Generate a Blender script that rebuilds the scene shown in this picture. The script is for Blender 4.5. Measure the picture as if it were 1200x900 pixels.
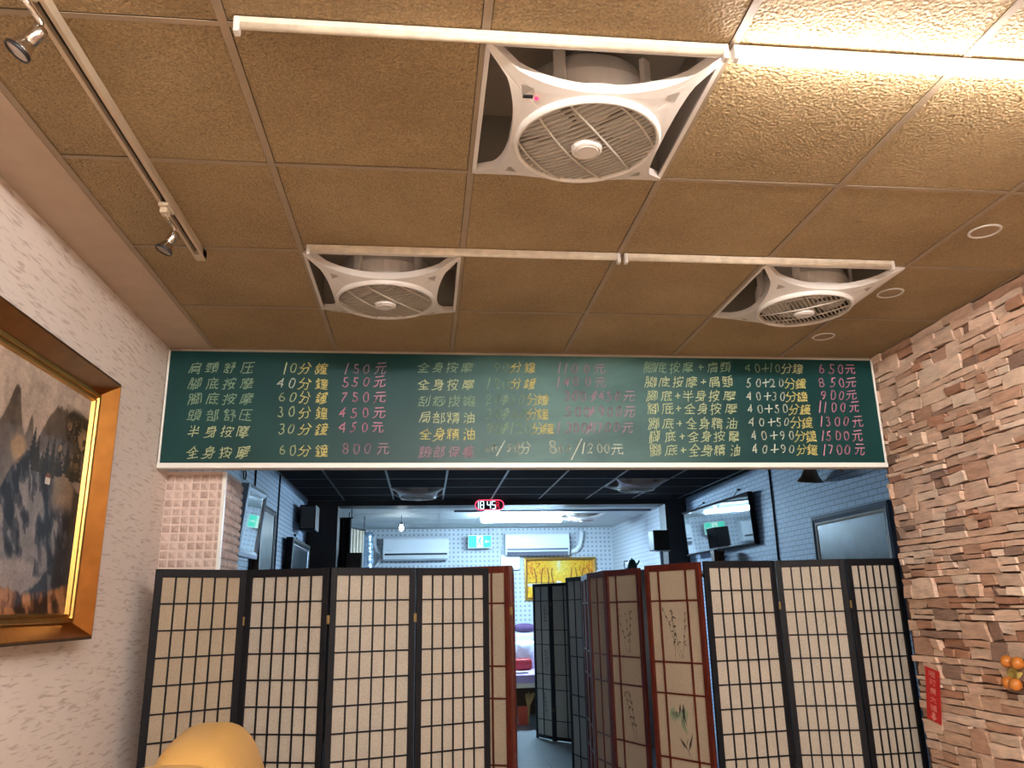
import bpy, math, random
import numpy as np
from mathutils import Vector, Matrix

for _o in list(bpy.data.objects):
    bpy.data.objects.remove(_o)
scene = bpy.context.scene
COL = scene.collection
PI = math.pi

# ------------------------------------------------------------------ camera, world, exposure
EYE = 1.45
F_PX, PITCH, YAW, ROLL = 930.0, 0.2739, 0.1114, -0.0201
CEIL = 2.762

_f = np.array([math.sin(YAW) * math.cos(PITCH), math.cos(YAW) * math.cos(PITCH), math.sin(PITCH)])
_r0 = np.array([math.cos(YAW), -math.sin(YAW), 0.0])
_u0 = np.cross(_r0, _f)
CAM_R = math.cos(ROLL) * _r0 + math.sin(ROLL) * _u0
CAM_U = -math.sin(ROLL) * _r0 + math.cos(ROLL) * _u0
cam_data = bpy.data.cameras.new('camera')
cam_data.sensor_fit = 'HORIZONTAL'
cam_data.sensor_width = 36.0
cam_data.lens = F_PX / 1200.0 * 36.0
cam_data.clip_start = 0.05
cam = bpy.data.objects.new('camera', cam_data)
COL.objects.link(cam)
cam.matrix_world = Matrix(((CAM_R[0], CAM_U[0], -_f[0], 0.0), (CAM_R[1], CAM_U[1], -_f[1], 0.0),
                           (CAM_R[2], CAM_U[2], -_f[2], EYE), (0, 0, 0, 1)))
scene.camera = cam

world = bpy.data.worlds.new('world')
scene.world = world
world.use_nodes = True
world.node_tree.nodes['Background'].inputs[0].default_value = (0.02, 0.022, 0.03, 1)
world.node_tree.nodes['Background'].inputs[1].default_value = 0.5
scene.view_settings.view_transform = 'Standard'
scene.view_settings.look = 'None'
scene.view_settings.gamma = 1.0
scene.view_settings.use_curve_mapping = False
scene.view_settings.exposure = 0.45

WARM = (1.0, 0.975, 0.935)          # the shop's T5 battens
COOL = (0.50, 0.76, 1.0)          # the back room's daylight tube
WARM_POWER = 215.0
COOL_POWER = 385.0


# ------------------------------------------------------------------ helpers
def srgb(r, g, b):
    def c(v):
        v /= 255.0
        return v / 12.92 if v <= 0.04045 else ((v + 0.055) / 1.055) ** 2.4
    return (c(r), c(g), c(b))


def ray(x, y):
    return ((x - 600) / F_PX) * CAM_R - ((y - 450) / F_PX) * CAM_U + _f


def on_y(x, y, Y):
    d = ray(x, y)
    p = d * (Y / d[1])
    return (float(p[0]), Y, float(p[2] + EYE))


def on_x(x, y, X):
    d = ray(x, y)
    p = d * (X / d[0])
    return (X, float(p[1]), float(p[2] + EYE))


def on_z(x, y, Z):
    d = ray(x, y)
    p = d * ((Z - EYE) / d[2])
    return (float(p[0]), float(p[1]), Z)


class MB:
    """Collects shapes for ONE mesh object."""
    def __init__(self):
        self.v, self.f, self.c = [], [], []

    def add(self, verts, faces, col=None):
        n = len(self.v)
        self.v += [tuple(p) for p in verts]
        self.f += [tuple(i + n for i in q) for q in faces]
        self.c += [col or (1, 1, 1)] * len(verts)

    def box(self, x0, x1, y0, y1, z0, z1, col=None):
        vs = [(x, y, z) for x in (x0, x1) for y in (y0, y1) for z in (z0, z1)]
        self.add(vs, [(0, 1, 3, 2), (4, 6, 7, 5), (0, 4, 5, 1), (2, 3, 7, 6), (0, 2, 6, 4), (1, 5, 7, 3)], col)
        return self

    def bar(self, a, b, w, h, up=(0, 0, 1), col=None):
        a, b, up = Vector(a), Vector(b), Vector(up)
        d = (b - a).normalized()
        s = d.cross(up).normalized() * (w / 2)
        t = s.cross(d).normalized() * (h / 2)
        vs = [p + q for p in (a, b) for q in (s + t, s - t, -s - t, -s + t)]
        self.add(vs, [(0, 1, 2, 3), (7, 6, 5, 4), (0, 4, 5, 1), (1, 5, 6, 2), (2, 6, 7, 3), (3, 7, 4, 0)], col)
        return self

    def tube(self, pts, r, n=8, closed=False, cap=True):
        pts = [Vector(p) for p in pts]
        m = len(pts)
        rs = r if isinstance(r, (list, tuple)) else [r] * m
        base = len(self.v)
        prev = None
        vs, fs = [], []
        for i, p in enumerate(pts):
            if closed:
                d = pts[(i + 1) % m] - pts[i - 1]
            else:
                d = pts[min(i + 1, m - 1)] - pts[max(i - 1, 0)]
            d.normalize()
            if prev is None:
                u = d.orthogonal().normalized()
            else:
                u = (prev - d * prev.dot(d))
                u = u.normalized() if u.length > 1e-6 else d.orthogonal().normalized()
            prev = u
            w = d.cross(u)
            for k in range(n):
                a = 2 * PI * k / n
                vs.append(p + (u * math.cos(a) + w * math.sin(a)) * rs[i])
        for i in range(m if closed else m - 1):
            j = (i + 1) % m
            for k in range(n):
                k2 = (k + 1) % n
                fs.append((i * n + k, i * n + k2, j * n + k2, j * n + k))
        if cap and not closed:
            fs.append(tuple(range(n - 1, -1, -1)))
            fs.append(tuple((m - 1) * n + k for k in range(n)))
        self.add(vs, fs)
        return self

    def lathe(self, prof, n=24, center=(0, 0, 0), axis='Z', M=None, closed=False):
        """prof: list of (radius, height); turned about an axis."""
        vs, fs = [], []
        c = Vector(center)
        for r, h in prof:
            for k in range(n):
                a = 2 * PI * k / n
                x, y = r * math.cos(a), r * math.sin(a)
                p = {'Z': (x, y, h), 'Y': (x, h, y), 'X': (h, x, y)}[axis]
                p = Vector(p)
                if M is not None:
                    p = M @ p
                vs.append(p + c)
        m = len(prof)
        for i in range(m if closed else m - 1):
            j = (i + 1) % m
            for k in range(n):
                k2 = (k + 1) % n
                fs.append((i * n + k, i * n + k2, j * n + k2, j * n + k))
        if not closed:
            if prof[0][0] > 1e-5:
                fs.append(tuple(range(n - 1, -1, -1)))
            if prof[-1][0] > 1e-5:
                fs.append(tuple((m - 1) * n + k for k in range(n)))
        self.add(vs, fs)
        return self

    def prism(self, poly, a, b, axis='Y'):
        """extrude a 2-D polygon from a to b along an axis"""
        def P(p, h):
            return {'Z': (p[0], p[1], h), 'Y': (p[0], h, p[1]), 'X': (h, p[0], p[1])}[axis]
        n = len(poly)
        vs = [P(p, a) for p in poly] + [P(p, b) for p in poly]
        fs = [tuple(range(n)), tuple(range(2 * n - 1, n - 1, -1))]
        fs += [(i, i + n, (i + 1) % n + n, (i + 1) % n) for i in range(n)]
        self.add(vs, fs)
        return self

    def grid(self, fn, nu, nv, wrap_u=False, wrap_v=False):
        vs = [fn(i / (nu if wrap_u else nu - 1), j / (nv if wrap_v else nv - 1)) for i in range(nu) for j in range(nv)]
        fs = []
        for i in range(nu if wrap_u else nu - 1):
            for j in range(nv if wrap_v else nv - 1):
                i2, j2 = (i + 1) % nu, (j + 1) % nv
                fs.append((i * nv + j, i2 * nv + j, i2 * nv + j2, i * nv + j2))
        self.add(vs, fs)
        return self

    def superbox(self, c, h, e=0.35, nu=24, nv=16, fn=None):
        """rounded cushion shape, h = half sizes, e small = boxy"""
        def sp(v, k):
            return math.copysign(abs(v) ** k, v)

        def P(u, v):
            a, b = 2 * PI * u, PI * (v - 0.5) * 0.999
            x = h[0] * sp(math.cos(b), e) * sp(math.cos(a), e)
            y = h[1] * sp(math.cos(b), e) * sp(math.sin(a), e)
            z = h[2] * sp(math.sin(b), e)
            p = (x, y, z)
            if fn:
                p = fn(p)
            return (p[0] + c[0], p[1] + c[1], p[2] + c[2])
        n0 = len(self.v)
        self.grid(P, nu, nv, wrap_u=True)
        self.f.append(tuple(n0 + i * nv for i in range(nu - 1, -1, -1)))
        self.f.append(tuple(n0 + i * nv + nv - 1 for i in range(nu)))
        return self

    def build(self, name, mat, parent=None, smooth=False, bevel=0.0, loc=None, rotz=None, subsurf=0, colors=False):
        me = bpy.data.meshes.new(name)
        me.from_pydata(self.v, [], self.f)
        me.materials.append(mat)
        if colors:
            at = me.color_attributes.new('tint', 'FLOAT_COLOR', 'POINT')
            at.data.foreach_set('color', [x for c in self.c for x in (c[0], c[1], c[2], 1.0)])
        if smooth:
            me.shade_smooth()
        me.update()
        o = bpy.data.objects.new(name, me)
        COL.objects.link(o)
        if parent is not None:
            o.parent = parent
        if loc is not None:
            o.location = loc
        if rotz is not None:
            o.rotation_euler = (0, 0, rotz)
        if bevel:
            b = o.modifiers.new('bevel', 'BEVEL')
            b.width = bevel
            b.segments = 2
            b.limit_method = 'ANGLE'
            b.angle_limit = 0.7
        if smooth == 'auto':
            pass
        if subsurf:
            s = o.modifiers.new('sub', 'SUBSURF')
            s.levels = s.render_levels = subsurf
        return o


def tag(o, label, cat, group=None):
    o['label'] = label
    o['category'] = cat
    if group:
        o['group'] = group
    return o


def thing(name, label, cat, loc=(0, 0, 0), rotz=0.0, group=None):
    o = bpy.data.objects.new(name, None)
    o.empty_display_size = 0.05
    COL.objects.link(o)
    o.location = loc
    o.rotation_euler = (0, 0, rotz)
    return tag(o, label, cat, group)


def struct(o):
    o['kind'] = 'structure'
    return o


def dup(root, loc, label, rotz=None, group=None, skip=()):
    def cp(o, parent):
        c = o.copy()
        COL.objects.link(c)
        if parent is not None:
            c.parent = parent
        for ch in list(o.children):
            if ch.name.split('.')[0] not in skip:
                cp(ch, c)
        return c
    r = cp(root, None)
    r.location = loc
    if rotz is not None:
        r.rotation_euler = (0, 0, rotz)
    r['label'] = label
    if group:
        r['group'] = group
    return r


# ------------------------------------------------------------------ materials
def new_mat(name):
    m = bpy.data.materials.new(name)
    m.use_nodes = True
    nt = m.node_tree
    b = nt.nodes['Principled BSDF']
    return m, nt, b


def N(nt, typ, **kw):
    n = nt.nodes.new(typ)
    for k, v in kw.items():
        setattr(n, k, v)
    return n


def coords(nt, scale=(1, 1, 1), rot=(0, 0, 0), kind='Object'):
    tc = N(nt, 'ShaderNodeTexCoord')
    mp = N(nt, 'ShaderNodeMapping')
    mp.inputs['Scale'].default_value = scale
    mp.inputs['Rotation'].default_value = rot
    nt.links.new(tc.outputs[kind], mp.inputs['Vector'])
    return mp.outputs['Vector']


def ramp(nt, fac, stops):
    r = N(nt, 'ShaderNodeValToRGB')
    el = r.color_ramp.elements
    while len(el) < len(stops):
        el.new(0.5)
    for e, (p, c) in zip(el, stops):
        e.position = p
        e.color = (c[0], c[1], c[2], 1)
    nt.links.new(fac, r.inputs['Fac'])
    return r.outputs['Color']


def noise(nt, vec, scale, detail=3, rough=0.5, dist=0.0):
    n = N(nt, 'ShaderNodeTexNoise')
    n.inputs['Scale'].default_value = scale
    n.inputs['Detail'].default_value = detail
    n.inputs['Roughness'].default_value = rough
    n.inputs['Distortion'].default_value = dist
    nt.links.new(vec, n.inputs['Vector'])
    return n.outputs['Fac']


def bump(nt, bsdf, height, strength=0.5, dist=0.01):
    b = N(nt, 'ShaderNodeBump')
    b.inputs['Strength'].default_value = strength
    b.inputs['Distance'].default_value = dist
    nt.links.new(height, b.inputs['Height'])
    nt.links.new(b.outputs['Normal'], bsdf.inputs['Normal'])


def plain(name, col, rough=0.5, metal=0.0, var=0.06, nscale=9.0, bump_s=0.0, spec=0.5):
    """a base colour with a slight procedural mottling"""
    m, nt, b = new_mat(name)
    v = coords(nt)
    f = noise(nt, v, nscale, 4)
    lo = tuple(max(0, c * (1 - var)) for c in col)
    hi = tuple(min(1, c * (1 + var)) for c in col)
    nt.links.new(ramp(nt, f, [(0.3, lo), (0.7, hi)]), b.inputs['Base Color'])
    b.inputs['Roughness'].default_value = rough
    b.inputs['Metallic'].default_value = metal
    b.inputs['Specular IOR Level'].default_value = spec
    if bump_s:
        bump(nt, b, noise(nt, v, nscale * 12, 3), bump_s, 0.004)
    return m


def glow(name, col, power):
    m = bpy.data.materials.new(name)
    m.use_nodes = True
    nt = m.node_tree
    nt.nodes.remove(nt.nodes['Principled BSDF'])
    e = N(nt, 'ShaderNodeEmission')
    e.inputs['Color'].default_value = (*col, 1)
    e.inputs['Strength'].default_value = power
    nt.links.new(e.outputs[0], nt.nodes['Material Output'].inputs['Surface'])
    return m


def tinted(name, rough=0.6, extra=0.0, nscale=40, bump_s=0.0, bdist=0.004, stretch=(1, 1, 1)):
    """reads the mesh's own painted colours"""
    m, nt, b = new_mat(name)
    a = N(nt, 'ShaderNodeAttribute', attribute_name='tint')
    src = a.outputs['Color']
    v = coords(nt, stretch)
    b.inputs['Specular IOR Level'].default_value = 0.25
    if extra:
        f = noise(nt, v, nscale, 4, 0.6)
        mx = N(nt, 'ShaderNodeMix', data_type='RGBA', blend_type='MULTIPLY')
        mx.inputs['Factor'].default_value = 1.0
        nt.links.new(src, mx.inputs[6])
        nt.links.new(ramp(nt, f, [(0.3, (1 - extra,) * 3), (0.65, (1 + extra * 0.4,) * 3)]), mx.inputs[7])
        src = mx.outputs[2]
    nt.links.new(src, b.inputs['Base Color'])
    b.inputs['Roughness'].default_value = rough
    if bump_s:
        bump(nt, b, noise(nt, v, nscale * 1.5, 5, 0.65), bump_s, bdist)
    return m


def mat_tile():
    m, nt, b = new_mat('ceiling tile, tan stipple')
    v = coords(nt)
    f = noise(nt, v, 1.7, 5, 0.6)
    col = ramp(nt, f, [(0.25, srgb(140, 116, 84)), (0.55, srgb(161, 136, 101)), (0.8, srgb(172, 148, 113))])
    mx = N(nt, 'ShaderNodeMix', data_type='RGBA', blend_type='MULTIPLY')
    mx.inputs['Factor'].default_value = 1.0
    nt.links.new(col, mx.inputs[6])
    nt.links.new(ramp(nt, noise(nt, v, 170, 2, 0.6), [(0.36, (0.80, 0.79, 0.77)), (0.62, (1.12, 1.12, 1.12))]), mx.inputs[7])
    nt.links.new(mx.outputs[2], b.inputs['Base Color'])
    b.inputs['Roughness'].default_value = 0.72
    b.inputs['Specular IOR Level'].default_value = 0.35
    vo = N(nt, 'ShaderNodeTexVoronoi', feature='SMOOTH_F1')
    vo.inputs['Scale'].default_value = 125.0
    nt.links.new(v, vo.inputs['Vector'])
    add = N(nt, 'ShaderNodeMath', operation='MULTIPLY_ADD')
    nt.links.new(noise(nt, v, 105, 3, 0.6), add.inputs[0])
    add.inputs[1].default_value = 0.8
    nt.links.new(vo.outputs['Distance'], add.inputs[2])
    bump(nt, b, add.outputs[0], 1.0, 0.007)
    return m


def mat_wallpaper():
    m, nt, b = new_mat('wallpaper with mauve flecks')
    v0 = coords(nt)
    # the flecks bend up and down along the wall
    warp = N(nt, 'ShaderNodeTexNoise')
    warp.inputs['Scale'].default_value = 5.0
    nt.links.new(v0, warp.inputs['Vector'])
    add = N(nt, 'ShaderNodeVectorMath', operation='MULTIPLY_ADD')
    add.inputs[1].default_value = (0.0, 0.05, 0.03)
    nt.links.new(warp.outputs['Color'], add.inputs[0])
    nt.links.new(v0, add.inputs[2])
    mp = N(nt, 'ShaderNodeMapping')
    mp.inputs['Scale'].default_value = (1, 12, 105)
    mp.inputs['Rotation'].default_value = (0.0, 0, 0)
    nt.links.new(add.outputs[0], mp.inputs['Vector'])
    f = noise(nt, mp.outputs[0], 1.0, 2.0, 0.45, 0.3)
    g = noise(nt, v0, 1.6, 3)
    base = ramp(nt, g, [(0.3, srgb(230, 215, 205)), (0.7, srgb(238, 224, 215))])
    mx = N(nt, 'ShaderNodeMix', data_type='RGBA')
    nt.links.new(ramp(nt, f, [(0.54, (0, 0, 0)), (0.68, (1, 1, 1))]), mx.inputs['Factor'])
    nt.links.new(base, mx.inputs[6])
    mx.inputs[7].default_value = (*srgb(206, 186, 176), 1)
    nt.links.new(mx.outputs[2], b.inputs['Base Color'])
    b.inputs['Roughness'].default_value = 0.62
    bump(nt, b, f, 0.10, 0.002)
    return m


def mat_brick(name, c1, c2, mortar, bw, bh, plane, rough=0.5, ms=0.02, bs=0.3):
    m, nt, b = new_mat(name)
    sp = N(nt, 'ShaderNodeSeparateXYZ')
    nt.links.new(coords(nt), sp.inputs[0])
    cm = N(nt, 'ShaderNodeCombineXYZ')
    for k, ax in enumerate(plane):
        nt.links.new(sp.outputs[ax], cm.inputs[k])
    v = cm.outputs[0]
    t = N(nt, 'ShaderNodeTexBrick')
    t.inputs['Color1'].default_value = (*c1, 1)
    t.inputs['Color2'].default_value = (*c2, 1)
    t.inputs['Mortar'].default_value = (*mortar, 1)
    t.inputs['Scale'].default_value = 1.0
    t.inputs['Brick Width'].default_value = bw
    t.inputs['Row Height'].default_value = bh
    t.inputs['Mortar Size'].default_value = ms * bh
    t.inputs['Mortar Smooth'].default_value = 0.1
    nt.links.new(v, t.inputs['Vector'])
    g = noise(nt, v, 1.3, 4)
    mx = N(nt, 'ShaderNodeMix', data_type='RGBA', blend_type='MULTIPLY')
    mx.inputs['Factor'].default_value = 1
    nt.links.new(t.outputs['Color'], mx.inputs[6])
    nt.links.new(ramp(nt, g, [(0.3, (0.88,) * 3), (0.6, (1, 1, 1))]), mx.inputs[7])
    nt.links.new(mx.outputs[2], b.inputs['Base Color'])
    b.inputs['Roughness'].default_value = rough
    inv = N(nt, 'ShaderNodeMath', operation='SUBTRACT')
    inv.inputs[0].default_value = 1.0
    nt.links.new(t.outputs['Fac'], inv.inputs[1])
    bump(nt, b, inv.outputs[0], bs, 0.003)
    return m


def mat_pegboard():
    """white acoustic board with a grid of small dark holes (x, z plane)"""
    m, nt, b = new_mat('white perforated board')
    v = coords(nt)
    sep = N(nt, 'ShaderNodeSeparateXYZ')
    nt.links.new(v, sep.inputs[0])
    cells = []
    for ax in ('X', 'Z'):
        mul = N(nt, 'ShaderNodeMath', operation='MULTIPLY')
        mul.inputs[1].default_value = 1 / 0.075
        nt.links.new(sep.outputs[ax], mul.inputs[0])
        fr = N(nt, 'ShaderNodeMath', operation='FRACT')
        nt.links.new(mul.outputs[0], fr.inputs[0])
        s = N(nt, 'ShaderNodeMath', operation='SUBTRACT')
        s.inputs[1].default_value = 0.5
        nt.links.new(fr.outputs[0], s.inputs[0])
        ab = N(nt, 'ShaderNodeMath', operation='ABSOLUTE')
        nt.links.new(s.outputs[0], ab.inputs[0])
        cells.append(ab.outputs[0])
    mxm = N(nt, 'ShaderNodeMath', operation='MAXIMUM')
    nt.links.new(cells[0], mxm.inputs[0])
    nt.links.new(cells[1], mxm.inputs[1])
    nt.links.new(ramp(nt, mxm.outputs[0], [(0.17, srgb(128, 133, 140)), (0.24, srgb(176, 180, 184))]), b.inputs['Base Color'])
    b.inputs['Roughness'].default_value = 0.6
    return m


def mat_lines():
    m, nt, b = new_mat('white lined panelling')
    v = coords(nt)
    w = N(nt, 'ShaderNodeTexWave', wave_type='BANDS', bands_direction='Z')
    w.inputs['Scale'].default_value = 5.0
    nt.links.new(v, w.inputs['Vector'])
    nt.links.new(ramp(nt, w.outputs['Fac'], [(0.05, srgb(158, 163, 170)), (0.25, srgb(180, 184, 188))]), b.inputs['Base Color'])
    b.inputs['Roughness'].default_value = 0.6
    return m


def mat_paper(name, c1, c2):
    m, nt, b = new_mat(name)
    v = coords(nt)
    f = noise(nt, v, 130, 3, 0.6)
    g = noise(nt, v, 2.2, 3)
    mx = N(nt, 'ShaderNodeMix', data_type='RGBA', blend_type='MULTIPLY')
    mx.inputs['Factor'].default_value = 1
    nt.links.new(ramp(nt, f, [(0.3, c1), (0.7, c2)]), mx.inputs[6])
    nt.links.new(ramp(nt, g, [(0.3, (0.9, 0.88, 0.86)), (0.7, (1, 1, 1))]), mx.inputs[7])
    nt.links.new(mx.outputs[2], b.inputs['Base Color'])
    b.inputs['Roughness'].default_value = 0.8
    b.inputs['Specular IOR Level'].default_value = 0.2
    return m


def mat_wood(name, dark, light, rough=0.35, scale=7):
    m, nt, b = new_mat(name)
    v = coords(nt, scale=(14, 14, 1.2))
    f = noise(nt, v, scale, 4, 0.6, 0.8)
    nt.links.new(ramp(nt, f, [(0.3, dark), (0.7, light)]), b.inputs['Base Color'])
    b.inputs['Roughness'].default_value = rough
    b.inputs['Specular IOR Level'].default_value = 0.22
    bump(nt, b, f, 0.08, 0.002)
    return m


def mat_board():
    m, nt, b = new_mat('green chalkboard with rubbed chalk dust')
    v = coords(nt)
    f = noise(nt, coords(nt, scale=(1.1, 1, 2.6)), 1.6, 5, 0.6, 0.4)
    # dusty rubbed patch round the middle columns, x from 0.2 to 1.4
    sep = N(nt, 'ShaderNodeSeparateXYZ')
    nt.links.new(v, sep.inputs[0])
    d = N(nt, 'ShaderNodeMath', operation='SUBTRACT')
    d.inputs[1].default_value = 0.78
    nt.links.new(sep.outputs['X'], d.inputs[0])
    a = N(nt, 'ShaderNodeMath', operation='ABSOLUTE')
    nt.links.new(d.outputs[0], a.inputs[0])
    patch = ramp(nt, a.outputs[0], [(0.2, (1, 1, 1)), (0.85, (0.0, 0.0, 0.0))])
    mul = N(nt, 'ShaderNodeMath', operation='MULTIPLY')
    nt.links.new(patch, mul.inputs[0])
    nt.links.new(ramp(nt, f, [(0.28, (0.22,) * 3), (0.62, (1, 1, 1))]), mul.inputs[1])
    mx = N(nt, 'ShaderNodeMix', data_type='RGBA')
    nt.links.new(mul.outputs[0], mx.inputs['Factor'])
    base = ramp(nt, noise(nt, v, 3.0, 4), [(0.3, srgb(9, 54, 55)), (0.7, srgb(14, 64, 64))])
    nt.links.new(base, mx.inputs[6])
    mx.inputs[7].default_value = (*srgb(78, 116, 112), 1)
    nt.links.new(mx.outputs[2], b.inputs['Base Color'])
    b.inputs['Roughness'].default_value = 0.42
    b.inputs['Specular IOR Level'].default_value = 0.3
    return m


def mat_chalk(name, col):
    m, nt, b = new_mat(name)
    v = coords(nt)
    f = noise(nt, v, 330, 2, 0.6)
    nt.links.new(ramp(nt, f, [(0.34, tuple(c * 0.45 for c in col)), (0.6, col)]), b.inputs['Base Color'])
    b.inputs['Roughness'].default_value = 1.0
    b.inputs['Specular IOR Level'].default_value = 0.0
    return m


M = dict(
    tile=mat_tile(), tbar=plain('ceiling grid bar, beige', srgb(150, 130, 108), 0.5),
    plaster=plain('beige plaster strip', srgb(184, 160, 140), 0.7), wallpaper=mat_wallpaper(),
    stone=tinted('stacked ledge stone', 0.8, 0.22, 1.0, 0.6, 0.006, (20, 13, 55)), gap=plain('dark stone joint', srgb(88, 62, 48), 0.9),
    tan_wall=plain('cream paint', srgb(214, 200, 182), 0.7),
    dark_tile=plain('charcoal ceiling tile', srgb(34, 30, 30), 0.9, spec=0.06), dark_bar=plain('pale ceiling bar', srgb(92, 92, 94), 0.4),
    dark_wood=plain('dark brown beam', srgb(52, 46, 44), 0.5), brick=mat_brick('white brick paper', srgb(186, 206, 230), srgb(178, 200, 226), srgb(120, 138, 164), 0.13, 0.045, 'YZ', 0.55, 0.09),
    peg=mat_pegboard(), lines=mat_lines(), white_ceiling=plain('white ceiling board', srgb(176, 180, 178), 0.7),
    cream_floor=plain('cream polished floor', srgb(222, 208, 188), 0.25), floor=mat_brick('grey vinyl floor', srgb(150, 158, 160), srgb(142, 150, 153), srgb(120, 126, 128), 0.6, 0.6, 'XY', 0.28, 0.01, 0.1),
    mosaic=tinted('pink mosaic tile', 0.55, 0.18, 60), grout=plain('pale grout', srgb(226, 206, 196), 0.8),
    white=plain('white plastic', srgb(212, 204, 198), 0.35, var=0.02), white_metal=plain('white enamelled metal, stained', srgb(206, 192, 172), 0.4, var=0.14, nscale=30), grille=plain('dusty white plastic', srgb(184, 174, 162), 0.5),
    grey_plastic=plain('grey plastic', srgb(158, 148, 138), 0.5), dark=plain('black plastic', srgb(24, 23, 25), 0.45), fan_blade=plain('shade-dark fan blade', srgb(84, 72, 60), 0.4), fan_inner=plain('shade-dark fan interior', srgb(48, 38, 30), 0.7), recessed=plain('recessed lens', srgb(150, 124, 96), 0.5),  # fan interior and blade colours hold the shade behind the grille
    chrome=plain('brushed chrome', srgb(200, 190, 180), 0.22, 1.0), lens=plain('frosted lens', srgb(165, 150, 140), 0.25),
    rail=plain('painted track rail', srgb(190, 170, 146), 0.45), groove=plain('dark groove', srgb(40, 30, 25), 0.7),
    black_frame=mat_wood('black lacquered wood', srgb(12, 12, 17), srgb(19, 18, 24), 0.55), red_frame=mat_wood('rosewood', srgb(60, 22, 16), srgb(98, 40, 28), 0.3),
    paper=mat_paper('fibre paper', srgb(166, 156, 143), srgb(187, 177, 164)), paper_tan=mat_paper('tan fibre paper', srgb(156, 140, 120), srgb(176, 159, 138)),
    paper_grey=mat_paper('greyed fibre paper', srgb(150, 148, 140), srgb(170, 166, 158)),
    ink=plain('dark ink', srgb(46, 40, 36), 0.8), ink_green=plain('green wash', srgb(128, 138, 112), 0.9),
    brass=plain('brass', srgb(130, 108, 72), 0.5, 1.0), gold=plain('gilded wood', srgb(158, 104, 50), 0.36, 1.0, 0.12, 14), gold_trim=plain('bright gilt', srgb(206, 160, 88), 0.3, 1.0, 0.12, 14), dark_gold=plain('dark bronzed wood', srgb(58, 38, 22), 0.4, 0.2, 0.2, 14),
    canvas=tinted('oil paint', 0.65, 0.12, 150, 0.3, 0.002), board=mat_board(), aluminium=plain('pale aluminium trim', srgb(240, 238, 232), 0.4, var=0.02),
    chalk_green=mat_chalk('pale green chalk', srgb(206, 216, 170)), chalk_dim=mat_chalk('faint green chalk', srgb(152, 180, 152)),
    chalk_white=mat_chalk('white chalk', srgb(226, 232, 214)), chalk_yellow=mat_chalk('yellow chalk', srgb(232, 220, 142)), chalk_pink=mat_chalk('pink chalk', srgb(226, 156, 182)), chalk_mauve=mat_chalk('faint mauve chalk', srgb(190, 150, 170)),
    leather=plain('tan leather', srgb(192, 148, 84), 0.36, 0, 0.08, 5, 0.12), leather_brown=plain('brown leather', srgb(150, 110, 66), 0.4),
    sticker=plain('red sticker', srgb(196, 30, 28), 0.5), sticker_ink=plain('pink print', srgb(236, 150, 140), 0.6), orange=plain('orange lacquered wood', srgb(186, 112, 44), 0.35), yellow_leaf=plain('dry yellow leaf', srgb(196, 172, 90), 0.7),
    mirror=plain('dusty glass over pale print', srgb(168, 172, 174), 0.03, 0.9), dark_glass=plain('dark print behind glass', srgb(52, 62, 70), 0.3, 0.0, 0.6, 5, spec=0.2),
    silver=plain('silver moulding', srgb(176, 180, 186), 0.3, 0.7), bronze=plain('bronze', srgb(128, 116, 100), 0.45, 0.3),
    ac=plain('white appliance plastic', srgb(204, 206, 208), 0.3, var=0.01), ac_dark=plain('grey louvre', srgb(92, 92, 102), 0.5),
    foil=plain('silver duct foil', srgb(170, 190, 210), 0.25, 0.8, 0.25, 14), cream=plain('cream cloth', srgb(220, 208, 186), 0.9), black_cloth=plain('black cloth', srgb(22, 20, 20), 0.9),
    purple=plain('purple cloth', srgb(74, 50, 86), 0.85), lilac=plain('lilac sheet', srgb(178, 152, 190), 0.85), red_cloth=plain('red bag', srgb(160, 36, 40), 0.6), bag=plain('white plastic bag', srgb(222, 228, 236), 0.3),
    orange_red=plain('red carton', srgb(190, 70, 40), 0.6), wicker=plain('straw', srgb(196, 156, 98), 0.7), green=plain('dark green enamel', srgb(40, 78, 70), 0.3), cabinet=plain('grey cabinet', srgb(110, 108, 104), 0.5), brown_wood=mat_wood('brown wood', srgb(60, 40, 28), srgb(90, 62, 42)),
    warm=glow('lit warm tube', WARM, WARM_POWER), warm_soft=glow('lit warm tube, ageing', WARM, WARM_POWER * 0.36), cool=glow('lit daylight tube', COOL, COOL_POWER), bulb=glow('lit bulb', (0.8, 0.93, 1.0), 60.0),  # upper-right tube turned down so the ceiling round it does not burn out
    led_white=glow('white LED digit', (0.62, 0.86, 1.0), 1.6), led_red=glow('red LED', (1.0, 0.06, 0.14), 1.6), led_dim=glow('red LED character', (0.8, 0.03, 0.08), 0.8), exit_green=glow('lit green sign', (0.08, 0.80, 0.62), 1.3), exit_white=glow('lit white sign', (0.7, 1.0, 0.95), 1.3),
)
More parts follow.
